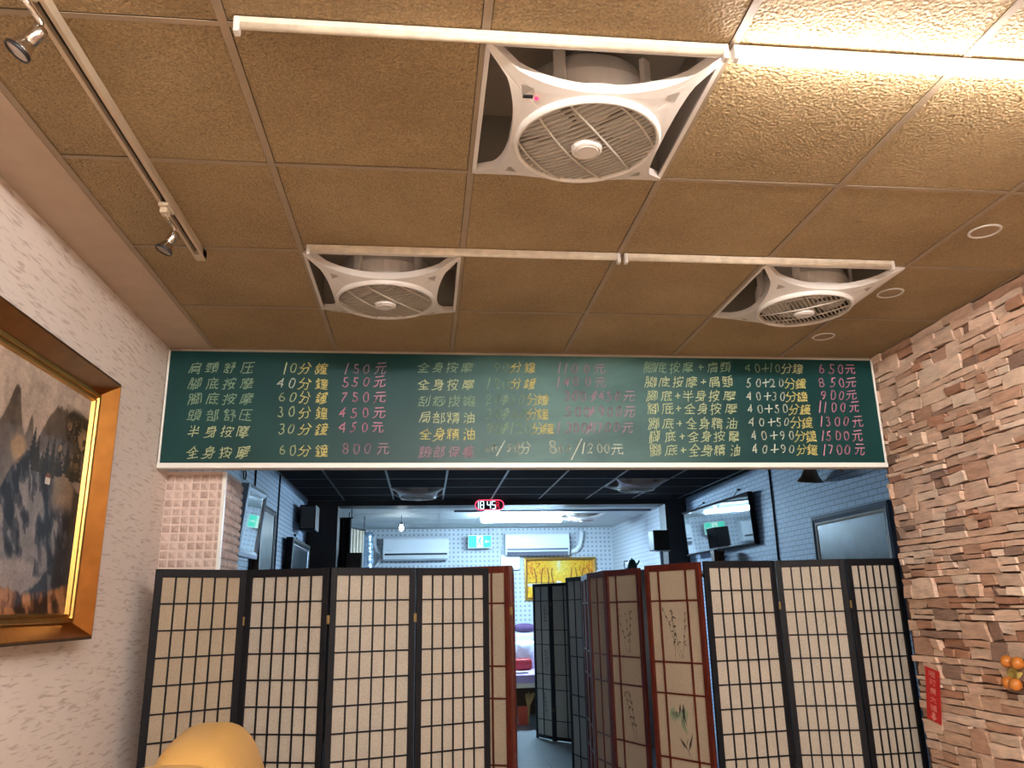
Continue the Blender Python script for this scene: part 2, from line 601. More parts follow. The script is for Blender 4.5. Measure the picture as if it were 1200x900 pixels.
GLYPHS = {
    '肩': [[10, 10, 14, 25, 16, 51, 54, 51], [10, 10, 11, 13], [23, 6, 24, 32, 54, 32], [16, 40, 54, 41], [54, 50, 53, 40], [54, 6, 52, 5, 47, 5, 45, 6], [54, 6, 54, 32], [54, 24, 23, 24], [54, 14, 23, 15], [36, 51, 34, 57]],
    '頸': [[35, 46, 44, 47], [35, 46, 35, 19, 54, 18, 55, 46, 44, 47], [25, 36, 23, 40, 23, 45, 27, 50], [25, 36, 27, 34], [54, 10, 51, 12], [54, 10, 52, 12], [16, 13, 28, 14], [16, 13, 16, 27, 27, 28], [16, 13, 14, 12, 5, 10], [14, 41, 14, 44, 18, 50], [14, 41, 18, 34], [14, 41, 15, 39], [17, 50, 19, 51], [55, 37, 35, 37], [24, 38, 25, 36], [28, 51, 26, 50], [16, 27, 6, 28], [34, 9, 31, 8, 29, 8], [34, 9, 38, 13, 40, 13], [9, 50, 6, 44, 6, 40, 9, 34], [27, 55, 6, 55], [35, 28, 55, 28], [33, 56, 45, 55], [44, 47, 45, 56, 56, 56]],
    '舒': [[14, 52, 7, 46], [14, 52, 18, 55], [14, 52, 10, 48], [10, 43, 12, 42, 18, 42], [10, 43, 8, 46], [48, 36, 48, 39, 46, 43, 38, 47], [48, 36, 56, 35, 54, 26], [48, 36, 45, 35], [17, 32, 28, 32], [17, 32, 8, 32], [17, 32, 18, 42, 24, 42], [17, 32, 18, 22], [9, 9, 10, 22, 27, 21], [9, 9, 27, 9], [39, 5, 43, 5, 45, 7, 45, 35, 34, 35], [20, 54, 28, 48], [20, 54, 22, 53], [52, 51, 52, 55, 35, 55], [52, 51, 45, 43], [27, 21, 27, 8], [51, 51, 51, 50, 47, 46]],
    '压': [[7, 10, 10, 28, 11, 56], [36, 10, 36, 48], [36, 10, 57, 9], [36, 10, 16, 9], [36, 35, 54, 35], [36, 35, 20, 35], [52, 20, 50, 23], [57, 56, 10, 55]],
    '腳': [[42, 50, 38, 57], [42, 50, 45, 46], [26, 28, 27, 26, 28, 10], [26, 28, 24, 30, 19, 30], [26, 28, 28, 26, 40, 25], [19, 30, 18, 57], [19, 30, 18, 6, 14, 5], [31, 38, 35, 47], [31, 38, 24, 29], [40, 25, 40, 6], [57, 55, 48, 55], [57, 55, 58, 20, 57, 16, 54, 15], [18, 57, 9, 56, 9, 42], [19, 41, 9, 41, 9, 27], [40, 36, 44, 30, 48, 30], [40, 36, 34, 43], [28, 10, 40, 10], [28, 10, 27, 6], [6, 4, 6, 7, 9, 27], [28, 34, 25, 29], [48, 55, 48, 5], [19, 27, 9, 27], [41, 51, 44, 46], [27, 49, 29, 57], [27, 49, 25, 46], [28, 53, 29, 55], [48, 46, 44, 46]],
    '底': [[56, 8, 57, 9, 57, 13], [56, 8, 55, 6, 51, 7, 45, 14, 42, 22, 42, 25, 40, 28, 40, 42], [23, 9, 20, 7], [23, 9, 32, 11], [23, 9, 23, 41], [39, 10, 35, 17], [39, 10, 40, 8], [39, 10, 36, 14], [40, 42, 50, 44, 54, 43], [40, 42, 22, 40], [22, 27, 41, 28], [6, 5, 10, 22, 12, 51], [12, 51, 57, 51], [55, 28, 42, 27], [36, 51, 33, 58], [31, 58, 34, 57]],
    '按': [[42, 50, 56, 50, 57, 42], [42, 50, 40, 57], [42, 50, 27, 50, 27, 42], [13, 6, 14, 8, 14, 25], [13, 6, 12, 5, 8, 5, 6, 6], [57, 34, 50, 33], [45, 13, 55, 7], [45, 13, 34, 20, 31, 23, 34, 33, 36, 34], [14, 26, 14, 57], [14, 26, 16, 27, 23, 28], [36, 34, 39, 42], [36, 34, 50, 33], [15, 45, 20, 45], [15, 45, 6, 45], [32, 27, 31, 25], [32, 27, 34, 29], [51, 33, 49, 23, 43, 14], [47, 21, 49, 24], [25, 34, 34, 33], [42, 15, 37, 10, 27, 6], [6, 24, 14, 25]],
    '摩': [[47, 34, 47, 47], [36, 28, 20, 28], [36, 28, 36, 6, 31, 5, 25, 6], [36, 28, 38, 29, 49, 30, 53, 29], [16, 35, 25, 42], [58, 35, 57, 35, 55, 36, 49, 43], [25, 43, 25, 48], [25, 43, 17, 44], [25, 43, 34, 44], [48, 42, 38, 35], [48, 42, 50, 44, 57, 44], [48, 42, 46, 44, 39, 44], [48, 42, 50, 40], [20, 37, 17, 35], [55, 36, 52, 39], [6, 9, 10, 25, 10, 53], [26, 40, 32, 38], [26, 40, 25, 34], [37, 14, 57, 14], [37, 14, 15, 14], [34, 53, 34, 57], [34, 53, 57, 53], [34, 53, 10, 52], [36, 21, 54, 21], [36, 21, 18, 21]],
    '頭': [[54, 10, 49, 13], [54, 10, 57, 8], [29, 8, 39, 13], [29, 8, 26, 8], [29, 8, 33, 10], [10, 22, 10, 27], [10, 22, 11, 20], [34, 28, 54, 28], [34, 28, 34, 46], [34, 28, 34, 18, 54, 18, 54, 46, 42, 47], [42, 47, 42, 56, 31, 56], [13, 13, 27, 16], [13, 13, 6, 11], [8, 46, 24, 45], [8, 46, 8, 33, 24, 33, 24, 45], [42, 47, 34, 46], [36, 12, 34, 10], [43, 55, 44, 56, 56, 56], [21, 14, 20, 21, 21, 27], [54, 37, 34, 37], [25, 55, 6, 55]],
    '部': [[27, 41, 28, 45], [27, 41, 25, 37, 25, 34], [42, 5, 42, 54], [9, 9, 31, 9], [9, 9, 10, 24, 30, 24, 31, 6], [9, 9, 9, 6], [48, 14, 52, 14, 55, 16], [14, 41, 12, 45], [14, 41, 14, 39], [8, 50, 32, 50], [53, 31, 56, 24, 55, 16], [53, 31, 50, 37, 55, 54, 42, 54], [25, 34, 34, 34], [25, 34, 6, 34], [55, 17, 53, 14], [19, 57, 20, 50]],
    '半': [[45, 45, 50, 55], [15, 52, 18, 46], [15, 52, 13, 56], [15, 52, 17, 49], [31, 6, 31, 57], [31, 38, 53, 37], [31, 38, 10, 37], [31, 23, 57, 23], [31, 23, 6, 23]],
    '身': [[34, 16, 22, 10, 9, 6, 5, 7], [34, 16, 37, 18, 40, 23], [29, 52, 31, 57, 34, 59], [29, 52, 46, 51, 46, 8, 45, 6, 38, 6, 34, 8], [29, 52, 17, 51], [9, 24, 46, 23], [34, 17, 32, 16], [17, 42, 17, 51], [17, 42, 17, 24], [17, 42, 46, 42], [55, 36, 51, 30, 47, 29], [37, 18, 35, 17], [46, 33, 17, 33]],
    '全': [[34, 51, 50, 38, 55, 35, 58, 35], [34, 51, 32, 54], [34, 51, 32, 54], [34, 51, 41, 45], [8, 6, 54, 6], [24, 47, 34, 57], [24, 47, 23, 45], [24, 47, 28, 51], [24, 47, 12, 37, 8, 35, 5, 35], [51, 38, 48, 34, 31, 33], [32, 20, 47, 20], [32, 20, 16, 20], [32, 20, 31, 34, 15, 34, 14, 35], [32, 20, 31, 6], [15, 34, 13, 38]],
    '分': [[19, 14, 24, 21, 26, 29, 26, 35], [19, 14, 15, 10, 9, 6, 5, 8], [8, 37, 15, 44, 22, 57], [8, 37, 5, 36], [15, 45, 13, 42], [27, 35, 48, 34, 47, 15, 45, 9, 41, 6, 34, 7], [27, 35, 14, 35, 12, 36], [11, 8, 9, 6], [48, 46, 56, 37], [48, 46, 41, 57], [48, 46, 52, 40], [13, 36, 10, 39], [11, 39, 12, 36]],
    '鐘': [[31, 21, 31, 34, 42, 34], [31, 21, 42, 20], [31, 27, 54, 27], [42, 56, 43, 51], [42, 34, 42, 6, 27, 6], [42, 34, 53, 35, 54, 34], [50, 47, 50, 51], [50, 47, 48, 40, 36, 41], [50, 47, 53, 48], [14, 31, 22, 31], [14, 31, 14, 41], [14, 31, 7, 31], [14, 31, 15, 10], [43, 20, 54, 21, 54, 34], [50, 51, 55, 51], [50, 51, 29, 51], [14, 41, 20, 41], [14, 41, 9, 42], [7, 43, 5, 42], [7, 43, 15, 54, 16, 57], [21, 24, 20, 16], [9, 42, 8, 44], [20, 50, 14, 53], [20, 50, 24, 46], [42, 13, 55, 13], [42, 13, 30, 13], [36, 51, 35, 46, 36, 41], [43, 6, 58, 6], [58, 40, 49, 41], [9, 16, 8, 23], [36, 41, 28, 40], [15, 10, 23, 11, 24, 13], [15, 10, 9, 8, 5, 8]],
    '元': [[40, 9, 39, 12, 39, 38], [40, 9, 45, 8, 55, 9], [13, 13, 16, 15, 20, 23, 22, 38], [13, 13, 18, 18], [13, 13, 7, 8], [57, 18, 57, 14, 55, 9], [56, 38, 6, 38], [51, 55, 12, 55]],
    '刮': [[23, 54, 8, 52], [23, 54, 31, 57], [9, 9, 32, 9], [9, 9, 10, 25, 32, 25, 32, 6], [9, 9, 9, 6], [21, 40, 21, 54], [21, 40, 21, 25], [21, 40, 35, 40], [21, 40, 7, 40], [44, 51, 44, 21], [56, 57, 56, 8, 55, 6], [55, 6, 47, 6]],
    '痧': [[12, 15, 14, 24, 16, 51], [12, 15, 8, 6], [55, 34, 52, 39], [55, 34, 57, 28], [50, 18, 52, 23, 54, 25], [50, 18, 41, 9, 33, 6, 29, 7], [50, 18, 45, 12, 37, 8], [36, 51, 56, 51], [36, 51, 15, 51], [9, 25, 6, 24], [9, 25, 14, 28], [9, 26, 7, 25], [22, 32, 25, 30], [10, 39, 8, 44, 5, 46], [25, 16, 26, 20], [25, 16, 20, 7], [26, 18, 23, 13], [26, 42, 28, 41], [26, 42, 23, 44], [36, 39, 33, 26], [37, 52, 36, 57], [45, 45, 45, 23]],
    '拔': [[47, 56, 52, 53], [8, 6, 13, 6, 14, 8, 14, 57], [21, 45, 6, 45], [53, 8, 56, 6], [53, 8, 46, 12, 41, 17, 35, 27], [53, 8, 55, 6], [34, 34, 51, 34, 52, 31, 50, 24, 44, 14, 38, 9, 33, 6], [34, 34, 34, 57], [34, 34, 33, 33, 33, 28, 31, 25, 28, 16, 22, 7], [14, 26, 10, 27, 6, 25], [34, 47, 57, 46], [34, 47, 26, 46], [43, 16, 41, 18], [14, 29, 18, 29, 22, 30]],
    '罐': [[16, 35, 24, 35], [16, 35, 6, 35], [16, 35, 16, 50], [16, 35, 15, 12, 8, 12, 8, 27], [31, 6, 31, 25, 34, 33], [15, 50, 22, 50], [15, 50, 9, 50], [45, 8, 58, 8], [45, 8, 46, 29, 45, 35, 46, 36, 46, 45, 55, 45, 55, 36], [45, 8, 31, 8], [23, 10, 23, 27], [57, 28, 46, 29], [16, 12, 23, 12], [58, 53, 27, 53], [8, 47, 10, 57], [8, 47, 6, 43], [55, 15, 31, 15], [33, 29, 45, 28], [31, 24, 25, 22, 23, 22], [49, 53, 49, 57], [49, 53, 49, 50], [34, 36, 34, 32], [34, 36, 39, 37], [34, 36, 29, 37, 29, 45, 39, 45, 39, 36], [45, 21, 55, 21], [45, 21, 31, 21], [36, 53, 36, 57], [36, 53, 36, 50], [46, 36, 56, 37]],
    '局': [[52, 45, 52, 57, 14, 57, 13, 28, 11, 20, 7, 9], [52, 45, 13, 45], [43, 8, 46, 6, 50, 6, 54, 8, 57, 20, 57, 35, 13, 35], [23, 14, 24, 26, 43, 25], [23, 14, 23, 10], [23, 14, 43, 14], [43, 25, 43, 13]],
    '精': [[13, 28, 14, 37, 14, 57], [13, 28, 14, 27, 14, 6], [13, 28, 10, 25, 6, 16, 6, 13], [14, 30, 18, 29, 22, 22], [8, 55, 6, 53, 9, 43], [14, 37, 21, 37], [42, 45, 55, 45], [42, 45, 31, 45], [42, 45, 42, 57], [42, 45, 43, 38, 58, 38], [31, 23, 32, 31, 54, 30, 54, 8, 51, 5, 47, 5], [31, 23, 31, 6], [31, 23, 54, 23], [54, 16, 31, 15], [14, 36, 6, 37], [42, 53, 56, 53], [42, 53, 29, 53], [28, 38, 42, 38], [20, 43, 23, 54]],
    '油': [[19, 52, 11, 57], [41, 27, 56, 27], [41, 27, 41, 57], [41, 27, 27, 27], [41, 27, 41, 9], [8, 39, 16, 35], [56, 9, 55, 45], [56, 9, 56, 6], [56, 9, 27, 9], [56, 44, 27, 44], [16, 19, 10, 8, 10, 6], [14, 14, 10, 9], [27, 27, 27, 45], [27, 27, 27, 5]],
    '臉': [[29, 46, 32, 46], [29, 46, 27, 44], [32, 47, 41, 55, 41, 57], [54, 10, 48, 14], [54, 10, 52, 12], [27, 25, 28, 35], [27, 25, 28, 24, 36, 25], [49, 49, 40, 55], [49, 49, 51, 47, 56, 45], [43, 8, 48, 14, 49, 19], [43, 8, 39, 6], [43, 8, 45, 10], [9, 54, 20, 54], [9, 54, 9, 25, 6, 6], [20, 54, 20, 6], [9, 26, 20, 26], [32, 18, 32, 14], [28, 10, 24, 6, 14, 6], [28, 10, 32, 15], [36, 34, 27, 34], [36, 34, 36, 24], [45, 24, 54, 25], [45, 24, 45, 35], [47, 13, 46, 11], [32, 14, 37, 11], [10, 40, 20, 40], [53, 35, 53, 24], [53, 35, 44, 34], [30, 13, 29, 11], [51, 47, 48, 43, 34, 43, 32, 46]],
    '保': [[39, 39, 39, 6], [39, 39, 53, 40], [39, 39, 27, 40], [49, 16, 44, 23, 39, 27], [49, 16, 47, 19], [49, 16, 57, 10], [32, 19, 38, 27], [32, 19, 24, 11, 21, 10], [32, 19, 25, 13], [27, 54, 53, 53], [27, 54, 27, 39], [13, 40, 10, 39, 6, 35], [13, 40, 19, 56], [13, 41, 14, 7], [37, 27, 40, 26], [37, 27, 36, 28, 22, 28], [41, 26, 43, 28, 55, 28], [53, 53, 52, 39]],
    '養': [[13, 28, 16, 29, 47, 29, 56, 25], [13, 28, 8, 25, 4, 25], [32, 34, 32, 37], [32, 34, 32, 29], [32, 34, 29, 34], [18, 17, 33, 16], [18, 17, 18, 29, 21, 37], [18, 17, 18, 7], [44, 10, 44, 8, 45, 8, 54, 6], [44, 10, 51, 14, 54, 14], [44, 10, 41, 9, 36, 11, 32, 16], [45, 23, 45, 31, 42, 37], [45, 23, 18, 23], [45, 23, 44, 17, 33, 16], [42, 51, 10, 51], [42, 51, 41, 53, 43, 57], [42, 51, 53, 51], [47, 12, 45, 10], [21, 36, 7, 37], [21, 36, 27, 38], [30, 45, 50, 44], [30, 45, 31, 51], [30, 45, 13, 44], [18, 8, 32, 8, 34, 8, 36, 12], [22, 51, 22, 55, 19, 58], [26, 38, 27, 44], [57, 37, 27, 37, 26, 38]],
    '唯': [[44, 10, 56, 10], [44, 10, 44, 46, 45, 47, 46, 53], [44, 10, 29, 10], [45, 47, 55, 47], [31, 51, 29, 42], [31, 51, 34, 57, 36, 58], [29, 41, 29, 6], [29, 41, 28, 42, 25, 40, 23, 38, 23, 35], [44, 23, 54, 23], [44, 23, 29, 23], [32, 54, 31, 51], [44, 46, 30, 47], [45, 53, 43, 57], [6, 20, 7, 52], [6, 20, 6, 16], [6, 20, 18, 21, 18, 51, 6, 51], [44, 35, 54, 35], [44, 35, 29, 35]],
    '可': [[12, 41, 33, 41], [12, 41, 12, 18], [49, 55, 49, 9, 45, 7, 37, 8], [49, 55, 57, 56], [49, 55, 6, 56], [32, 23, 32, 42], [32, 23, 12, 23]],
    '廣': [[53, 8, 43, 12], [53, 8, 57, 6], [18, 6, 29, 11], [45, 36, 28, 36], [45, 36, 45, 47], [45, 36, 57, 35], [52, 29, 52, 14, 36, 15], [52, 29, 21, 29, 21, 16, 22, 14, 36, 15], [36, 29, 36, 35], [36, 29, 36, 15], [29, 36, 28, 47], [29, 14, 28, 10], [34, 53, 34, 57], [34, 53, 57, 53], [34, 53, 12, 52], [43, 12, 43, 14], [53, 21, 21, 22], [28, 36, 17, 35], [55, 43, 19, 43], [8, 12, 12, 28, 12, 53], [8, 12, 6, 7]],
    '大': [[12, 9, 8, 6, 5, 7], [12, 9, 23, 19, 27, 28, 29, 35, 33, 39, 56, 39], [38, 26, 43, 17, 50, 10, 55, 7, 58, 8], [38, 26, 34, 35, 30, 39, 7, 39], [47, 13, 45, 16], [24, 23, 23, 20], [31, 38, 31, 57], [32, 37, 34, 35]],
    '福': [[17, 32, 18, 35, 22, 42, 23, 46, 8, 46], [17, 32, 25, 25], [17, 32, 15, 29], [29, 8, 57, 8], [29, 8, 30, 28], [29, 8, 29, 5], [13, 57, 16, 52], [13, 57, 14, 54], [23, 28, 25, 27, 29, 27], [23, 28, 21, 30], [57, 18, 57, 28, 29, 28], [57, 18, 57, 6], [57, 18, 29, 18], [42, 18, 43, 28], [42, 18, 43, 8], [54, 46, 32, 46, 33, 36, 54, 37], [54, 46, 54, 36], [6, 23, 12, 28, 16, 29], [29, 55, 57, 55], [16, 28, 16, 6]],
    '0': [[39, 10, 43, 16, 45, 22, 45, 36, 44, 44, 41, 50, 36, 55, 28, 55, 23, 51, 20, 46, 18, 39, 17, 31, 20, 17, 21, 13, 27, 8, 36, 8, 40, 12], [24, 53, 23, 51], [40, 51, 36, 55], [27, 55, 25, 54]],
    '1': [[31, 8, 31, 55]],
    '2': [[36, 27, 27, 15, 24, 7], [36, 27, 40, 36, 41, 44, 39, 50, 35, 54, 27, 55, 20, 54, 17, 51, 15, 46], [24, 8, 45, 7], [24, 8, 15, 3], [36, 28, 38, 30], [26, 13, 28, 17]],
    '3': [[34, 55, 28, 56, 21, 55], [34, 55, 39, 51, 41, 46, 40, 39, 35, 32], [36, 31, 41, 25, 42, 18, 40, 12, 36, 9, 31, 7, 24, 8, 19, 10], [35, 32, 30, 32], [18, 13, 19, 10]],
    '4': [[28, 39, 21, 31, 20, 25], [28, 39, 35, 47, 40, 49], [39, 49, 42, 57], [39, 49, 40, 8], [40, 25, 47, 25], [40, 25, 20, 25], [17, 24, 20, 26]],
    '5': [[23, 55, 41, 56], [23, 55, 24, 35], [40, 31, 34, 34, 24, 35], [40, 31, 42, 27, 43, 20, 42, 15, 37, 9, 31, 7, 26, 7, 19, 9, 17, 12], [17, 12, 18, 10], [39, 10, 40, 13]],
    '6': [[34, 53, 36, 54], [34, 53, 28, 47, 22, 39, 21, 32, 18, 27, 19, 16, 21, 13, 27, 8, 37, 8, 42, 12, 45, 19, 44, 24, 39, 30, 34, 32, 20, 30], [34, 53, 31, 50], [43, 26, 40, 29], [28, 47, 29, 49], [23, 40, 21, 37]],
    '7': [[24, 14, 22, 8], [24, 14, 39, 46, 41, 55, 17, 56]],
    '8': [[19, 14, 18, 17, 18, 24, 24, 29, 25, 33], [19, 14, 25, 8, 34, 7, 39, 9, 45, 15, 45, 23, 38, 32, 25, 32], [38, 32, 39, 34, 43, 40, 44, 46, 41, 53, 36, 55, 26, 55, 20, 50, 19, 43, 20, 39, 25, 33], [39, 54, 37, 55], [24, 34, 22, 37]],
    '9': [[23, 34, 28, 31, 43, 34, 45, 37, 44, 46, 42, 51, 39, 54, 35, 55, 27, 55, 20, 50, 18, 40, 20, 36, 24, 33], [23, 34, 20, 37], [35, 16, 40, 24, 42, 33], [35, 16, 27, 9]],
}


# ------------------------------------------------------------------ the setting
XL, XR = -1.31, 2.48              # the shop front
YB = 4.0                          # face of the chalkboard
ML, MR = -1.44, 3.35              # the dim middle room
Y_MID, Y_END = 10.0, 13.8         # beam, back wall
random.seed(7)

struct(MB().box(-1.7, 3.6, 4.0, 14.1, -0.1, 0.0).build('floor', M['floor']))
struct(MB().box(-1.7, 3.6, -3.2, 4.0, -0.1, 0.0).build('floor_front', M['cream_floor']))
struct(MB().box(XL - 0.1, XL, -3.1, 4.179, 0, CEIL + 0.25).build('wall_left', M['wallpaper']))
struct(MB().box(XL - 0.1, XR + 0.15, -3.2, -3.1, 0, CEIL + 0.25).build('wall_rear', M['tan_wall']))
struct(MB().box(ML - 0.12, ML, 4.18, Y_MID + 0.3, 0, CEIL + 0.25).build('wall_left_middle', M['brick']))
struct(MB().box(MR, MR + 0.12, 4.05, Y_MID + 0.3, 0, CEIL + 0.25).build('wall_right_middle', M['brick']))
struct(MB().box(XR + 0.15, MR, 4.05, 4.15, 0, CEIL + 0.25).build('wall_return', M['brick']))
struct(MB().box(-1.3, -1.2, Y_MID + 0.3, Y_END, 0, CEIL + 0.25).build('wall_left_back', M['lines']))
struct(MB().box(3.25, 3.35, Y_MID + 0.3, Y_END, 0, CEIL + 0.25).build('wall_right_back', M['lines']))
struct(MB().box(-1.5, 3.5, Y_END, Y_END + 0.1, 0, CEIL + 0.25).build('wall_back', M['peg']))
struct(MB().box(-1.7, 3.6, -3.2, 14.1, CEIL + 0.25, CEIL + 0.35).build('roof_slab', M['dark_wood']))
struct(MB().box(XL, XR + 0.15, YB + 0.025, YB + 0.18, 2.155, CEIL + 0.25).build('wall_header', M['tan_wall']))

# stacked stone wall: one surface, every stone a slightly proud block
st = MB()
pal = [(srgb(222, 192, 172), 5), (srgb(214, 182, 160), 5), (srgb(230, 204, 184), 4), (srgb(202, 164, 142), 3),
       (srgb(186, 142, 118), 1.8), (srgb(160, 132, 118), 1.3), (srgb(238, 216, 198), 2)]
pc, pw = [p[0] for p in pal], [p[1] for p in pal]


def stone(y0, y1, z0, z1, proud, col):
    nu = max(2, int((y1 - y0) / 0.055) + 1)
    nv = 2 if z1 - z0 < 0.045 else 3
    j = min(0.0055, (z1 - z0) * 0.12)
    g = {}
    vs = []
    tilt = random.uniform(-0.008, 0.008)
    k0, k1 = random.uniform(-0.3, 0.3), random.uniform(-0.3, 0.3)
    bow = random.uniform(-0.1, 0.1)
    for a in range(nu):
        for b in range(nv):
            u, w = a / (nu - 1), b / (nv - 1)
            e = 1.0 if 0 < a < nu - 1 and 0 < b < nv - 1 else 0.6
            y = y0 + (y1 - y0) * u + random.uniform(-j, j) + (w - 0.5) * (z1 - z0) * (k0 * (1 - u) + k1 * u)
            z = z0 + (z1 - z0) * w + random.uniform(-j, j) + bow * (z1 - z0) * (u - 0.5)
            x = XR + 0.02 - max(0.002, proud * (0.85 + 0.3 * random.random() * e) + tilt * (u - 0.5) + 0.004 * (w - 0.5))
            g[a, b] = len(vs)
            vs.append((x, y, z))
    fs = []
    for a in range(nu - 1):
        for b in range(nv - 1):
            fs.append((g[a, b], g[a, b + 1], g[a + 1, b + 1], g[a + 1, b]))
    rim = [(a, 0) for a in range(nu)] + [(nu - 1, b) for b in range(1, nv)] + [(a, nv - 1) for a in range(nu - 2, -1, -1)] + [(0, b) for b in range(nv - 2, 0, -1)]
    back = {}
    for k in rim:
        p = vs[g[k]]
        back[k] = len(vs)
        vs.append((XR + 0.021, p[1], p[2]))
    for i, k in enumerate(rim):
        k2 = rim[(i + 1) % len(rim)]
        fs.append((g[k], g[k2], back[k2], back[k]))
    st.add(vs, fs, col)


z = 0.0
while z < CEIL - 0.012:
    h = random.choice([0.024, 0.032, 0.040, 0.052, 0.066, 0.085, 0.10])
    if z + h > CEIL - 0.035:
        h = CEIL - 0.006 - z
    y = 0.2 - random.random() * 0.2
    while y < 4.02:
        L = min(random.uniform(0.08, 0.20) * (1.0 + 1.0 * (h < 0.045)), 4.03 - y)
        if L < 0.06:
            L = 4.03 - y
        c = random.choices(pc, pw)[0]
        k = random.uniform(0.86, 1.08)
        c = (c[0] * k * 0.96, c[1] * k * 0.91, c[2] * k * 0.87)
        gap = 0.0028
        if h > 0.05 and random.random() < 0.62:
            cut = z + h * random.uniform(0.35, 0.65)
            k2 = random.uniform(0.84, 1.08)
            c2 = random.choices(pc, pw)[0]
            c2 = (c2[0] * k2 * 0.96, c2[1] * k2 * 0.91, c2[2] * k2 * 0.87)
            if random.random() < 0.4:
                ym = y + L * random.uniform(0.35, 0.65)
                stone(y + gap, ym - gap, z + gap, cut - gap, random.uniform(0.003, 0.030), c)
                stone(ym + gap, y + L - gap, z + gap, cut - gap, random.uniform(0.003, 0.030), c2)
            else:
                stone(y + gap, y + L - gap, z + gap, cut - gap, random.uniform(0.003, 0.030), c)
            stone(y + gap, y + L - gap, cut + gap, z + h - gap, random.uniform(0.003, 0.030), c2)
        else:
            stone(y + gap, y + L - gap, z + gap, z + h - gap, random.uniform(0.003, 0.030), c)
        y += L
    z += h
wr = struct(MB().box(XR + 0.02, XR + 0.15, -3.1, 4.05, 0, CEIL + 0.25).build('wall_right', M['gap']))
o = st.build('stone_facing', M['stone'], wr, colors=True)

# mosaic pillar below the left end of the board
pl = MB()
TX0, TX1, TY0, TY1 = ML, -1.02, YB + 0.18, YB + 0.55
P_ = 0.0425
random.seed(3)


def mosaic(org, du, n, nu, z1):
    for a in range(nu):
        zz = z1
        while zz > 0.05:
            c = random.choice([srgb(212, 188, 178), srgb(204, 178, 167), srgb(220, 196, 186), srgb(198, 172, 162)])
            b0, b1 = a * P_ + 0.004, (a + 1) * P_ - 0.004
            q = [(b0, zz - P_ + 0.004), (b1, zz - P_ + 0.004), (b1, zz - 0.004), (b0, zz - 0.004)]
            i0 = 0.011
            q2 = [(b0 + i0, zz - P_ + 0.004 + i0), (b1 - i0, zz - P_ + 0.004 + i0), (b1 - i0, zz - 0.004 - i0), (b0 + i0, zz - 0.004 - i0)]
            V = [(org[0] + du[0] * u, org[1] + du[1] * u, w) for u, w in q]
            V = [(p[0] + n[0] * 0.002, p[1] + n[1] * 0.002, p[2]) for p in V]
            W = [(org[0] + du[0] * u + n[0] * 0.009, org[1] + du[1] * u + n[1] * 0.009, w) for u, w in q2]
            base = [(p[0] - n[0] * 0.004, p[1] - n[1] * 0.004, p[2]) for p in V]
            pl.add(base + V, [(k, (k + 1) % 4, 4 + (k + 1) % 4, 4 + k) for k in range(4)], c)
            pl.add(V + W, [(k, (k + 1) % 4, 4 + (k + 1) % 4, 4 + k) for k in range(4)], c)
            pl.add(W, [(0, 1, 2, 3)], tuple(v * 0.93 for v in c))
            zz -= P_


mosaic((XL, TY0), (1, 0), (0, -1), 7, 2.135)
mosaic((TX1, TY0 + 0.012), (0, 1), (1, 0), 9, 2.135)
pb = struct(MB().box(TX0, TX1, TY0, TY1, 0, 2.15).build('pillar_left', M['grout']))
pl.build('mosaic_tiles', M['mosaic'], pb, colors=True)
MB().box(TX1 - 0.012, TX1 + 0.006, TY0 - 0.012, TY0 + 0.008, 0, 2.145).build('corner_bead', M['aluminium'], pb)

# dark beam and posts before the back room
bm = MB().box(ML, MR, Y_MID, Y_MID + 0.28, 2.69, CEIL + 0.25)
struct(bm.build('beam', M['dark_wood']))
struct(MB().box(ML, -1.07, Y_MID, Y_MID + 0.28, 0, 2.69).build('post_left', M['dark_wood']))
struct(MB().box(3.07, MR, Y_MID, Y_MID + 0.28, 0, 2.69).build('post_right', M['dark_wood']))

# suspended ceilings: tiles (one surface each) and their bars; the fans take a tile each
T = 0.606


def ceiling(name, x0, x1, y0, y1, gx, gy, mat, bar_mat, holes, barname):
    m, b = MB(), MB()
    xs = sorted({x0, x1} | {gx + T * k for k in range(-20, 30) if x0 + 0.02 < gx + T * k < x1 - 0.02})
    ys = sorted({y0, y1} | {gy + T * k for k in range(-20, 30) if y0 + 0.02 < gy + T * k < y1 - 0.02})
    for i in range(len(xs) - 1):
        for j in range(len(ys) - 1):
            cx, cy = (xs[i] + xs[i + 1]) / 2, (ys[j] + ys[j + 1]) / 2
            if any(abs(cx - h[0]) < 0.2 and abs(cy - h[1]) < 0.2 for h in holes):
                continue
            m.box(xs[i] + 0.0125, xs[i + 1] - 0.0125, ys[j] + 0.0108, ys[j + 1] - 0.0108, CEIL, CEIL + 0.014)
    for x in xs[1:-1]:
        b.box(x - 0.0105, x + 0.0105, y0, y1, CEIL - 0.003, CEIL - 0.0005)
    for y in ys[1:-1]:
        b.box(x0, x1, y - 0.0080, y + 0.0080, CEIL - 0.0025, CEIL - 0.0004)
    for a in ((x0, x0 + 0.02, y0, y1), (x1 - 0.02, x1, y0, y1), (x0, x1, y1 - 0.012, y1)):
        b.box(*a, CEIL - 0.004, CEIL - 0.0006)
    o = struct(m.build(name, mat))
    struct(b.build(barname, bar_mat))
    return o


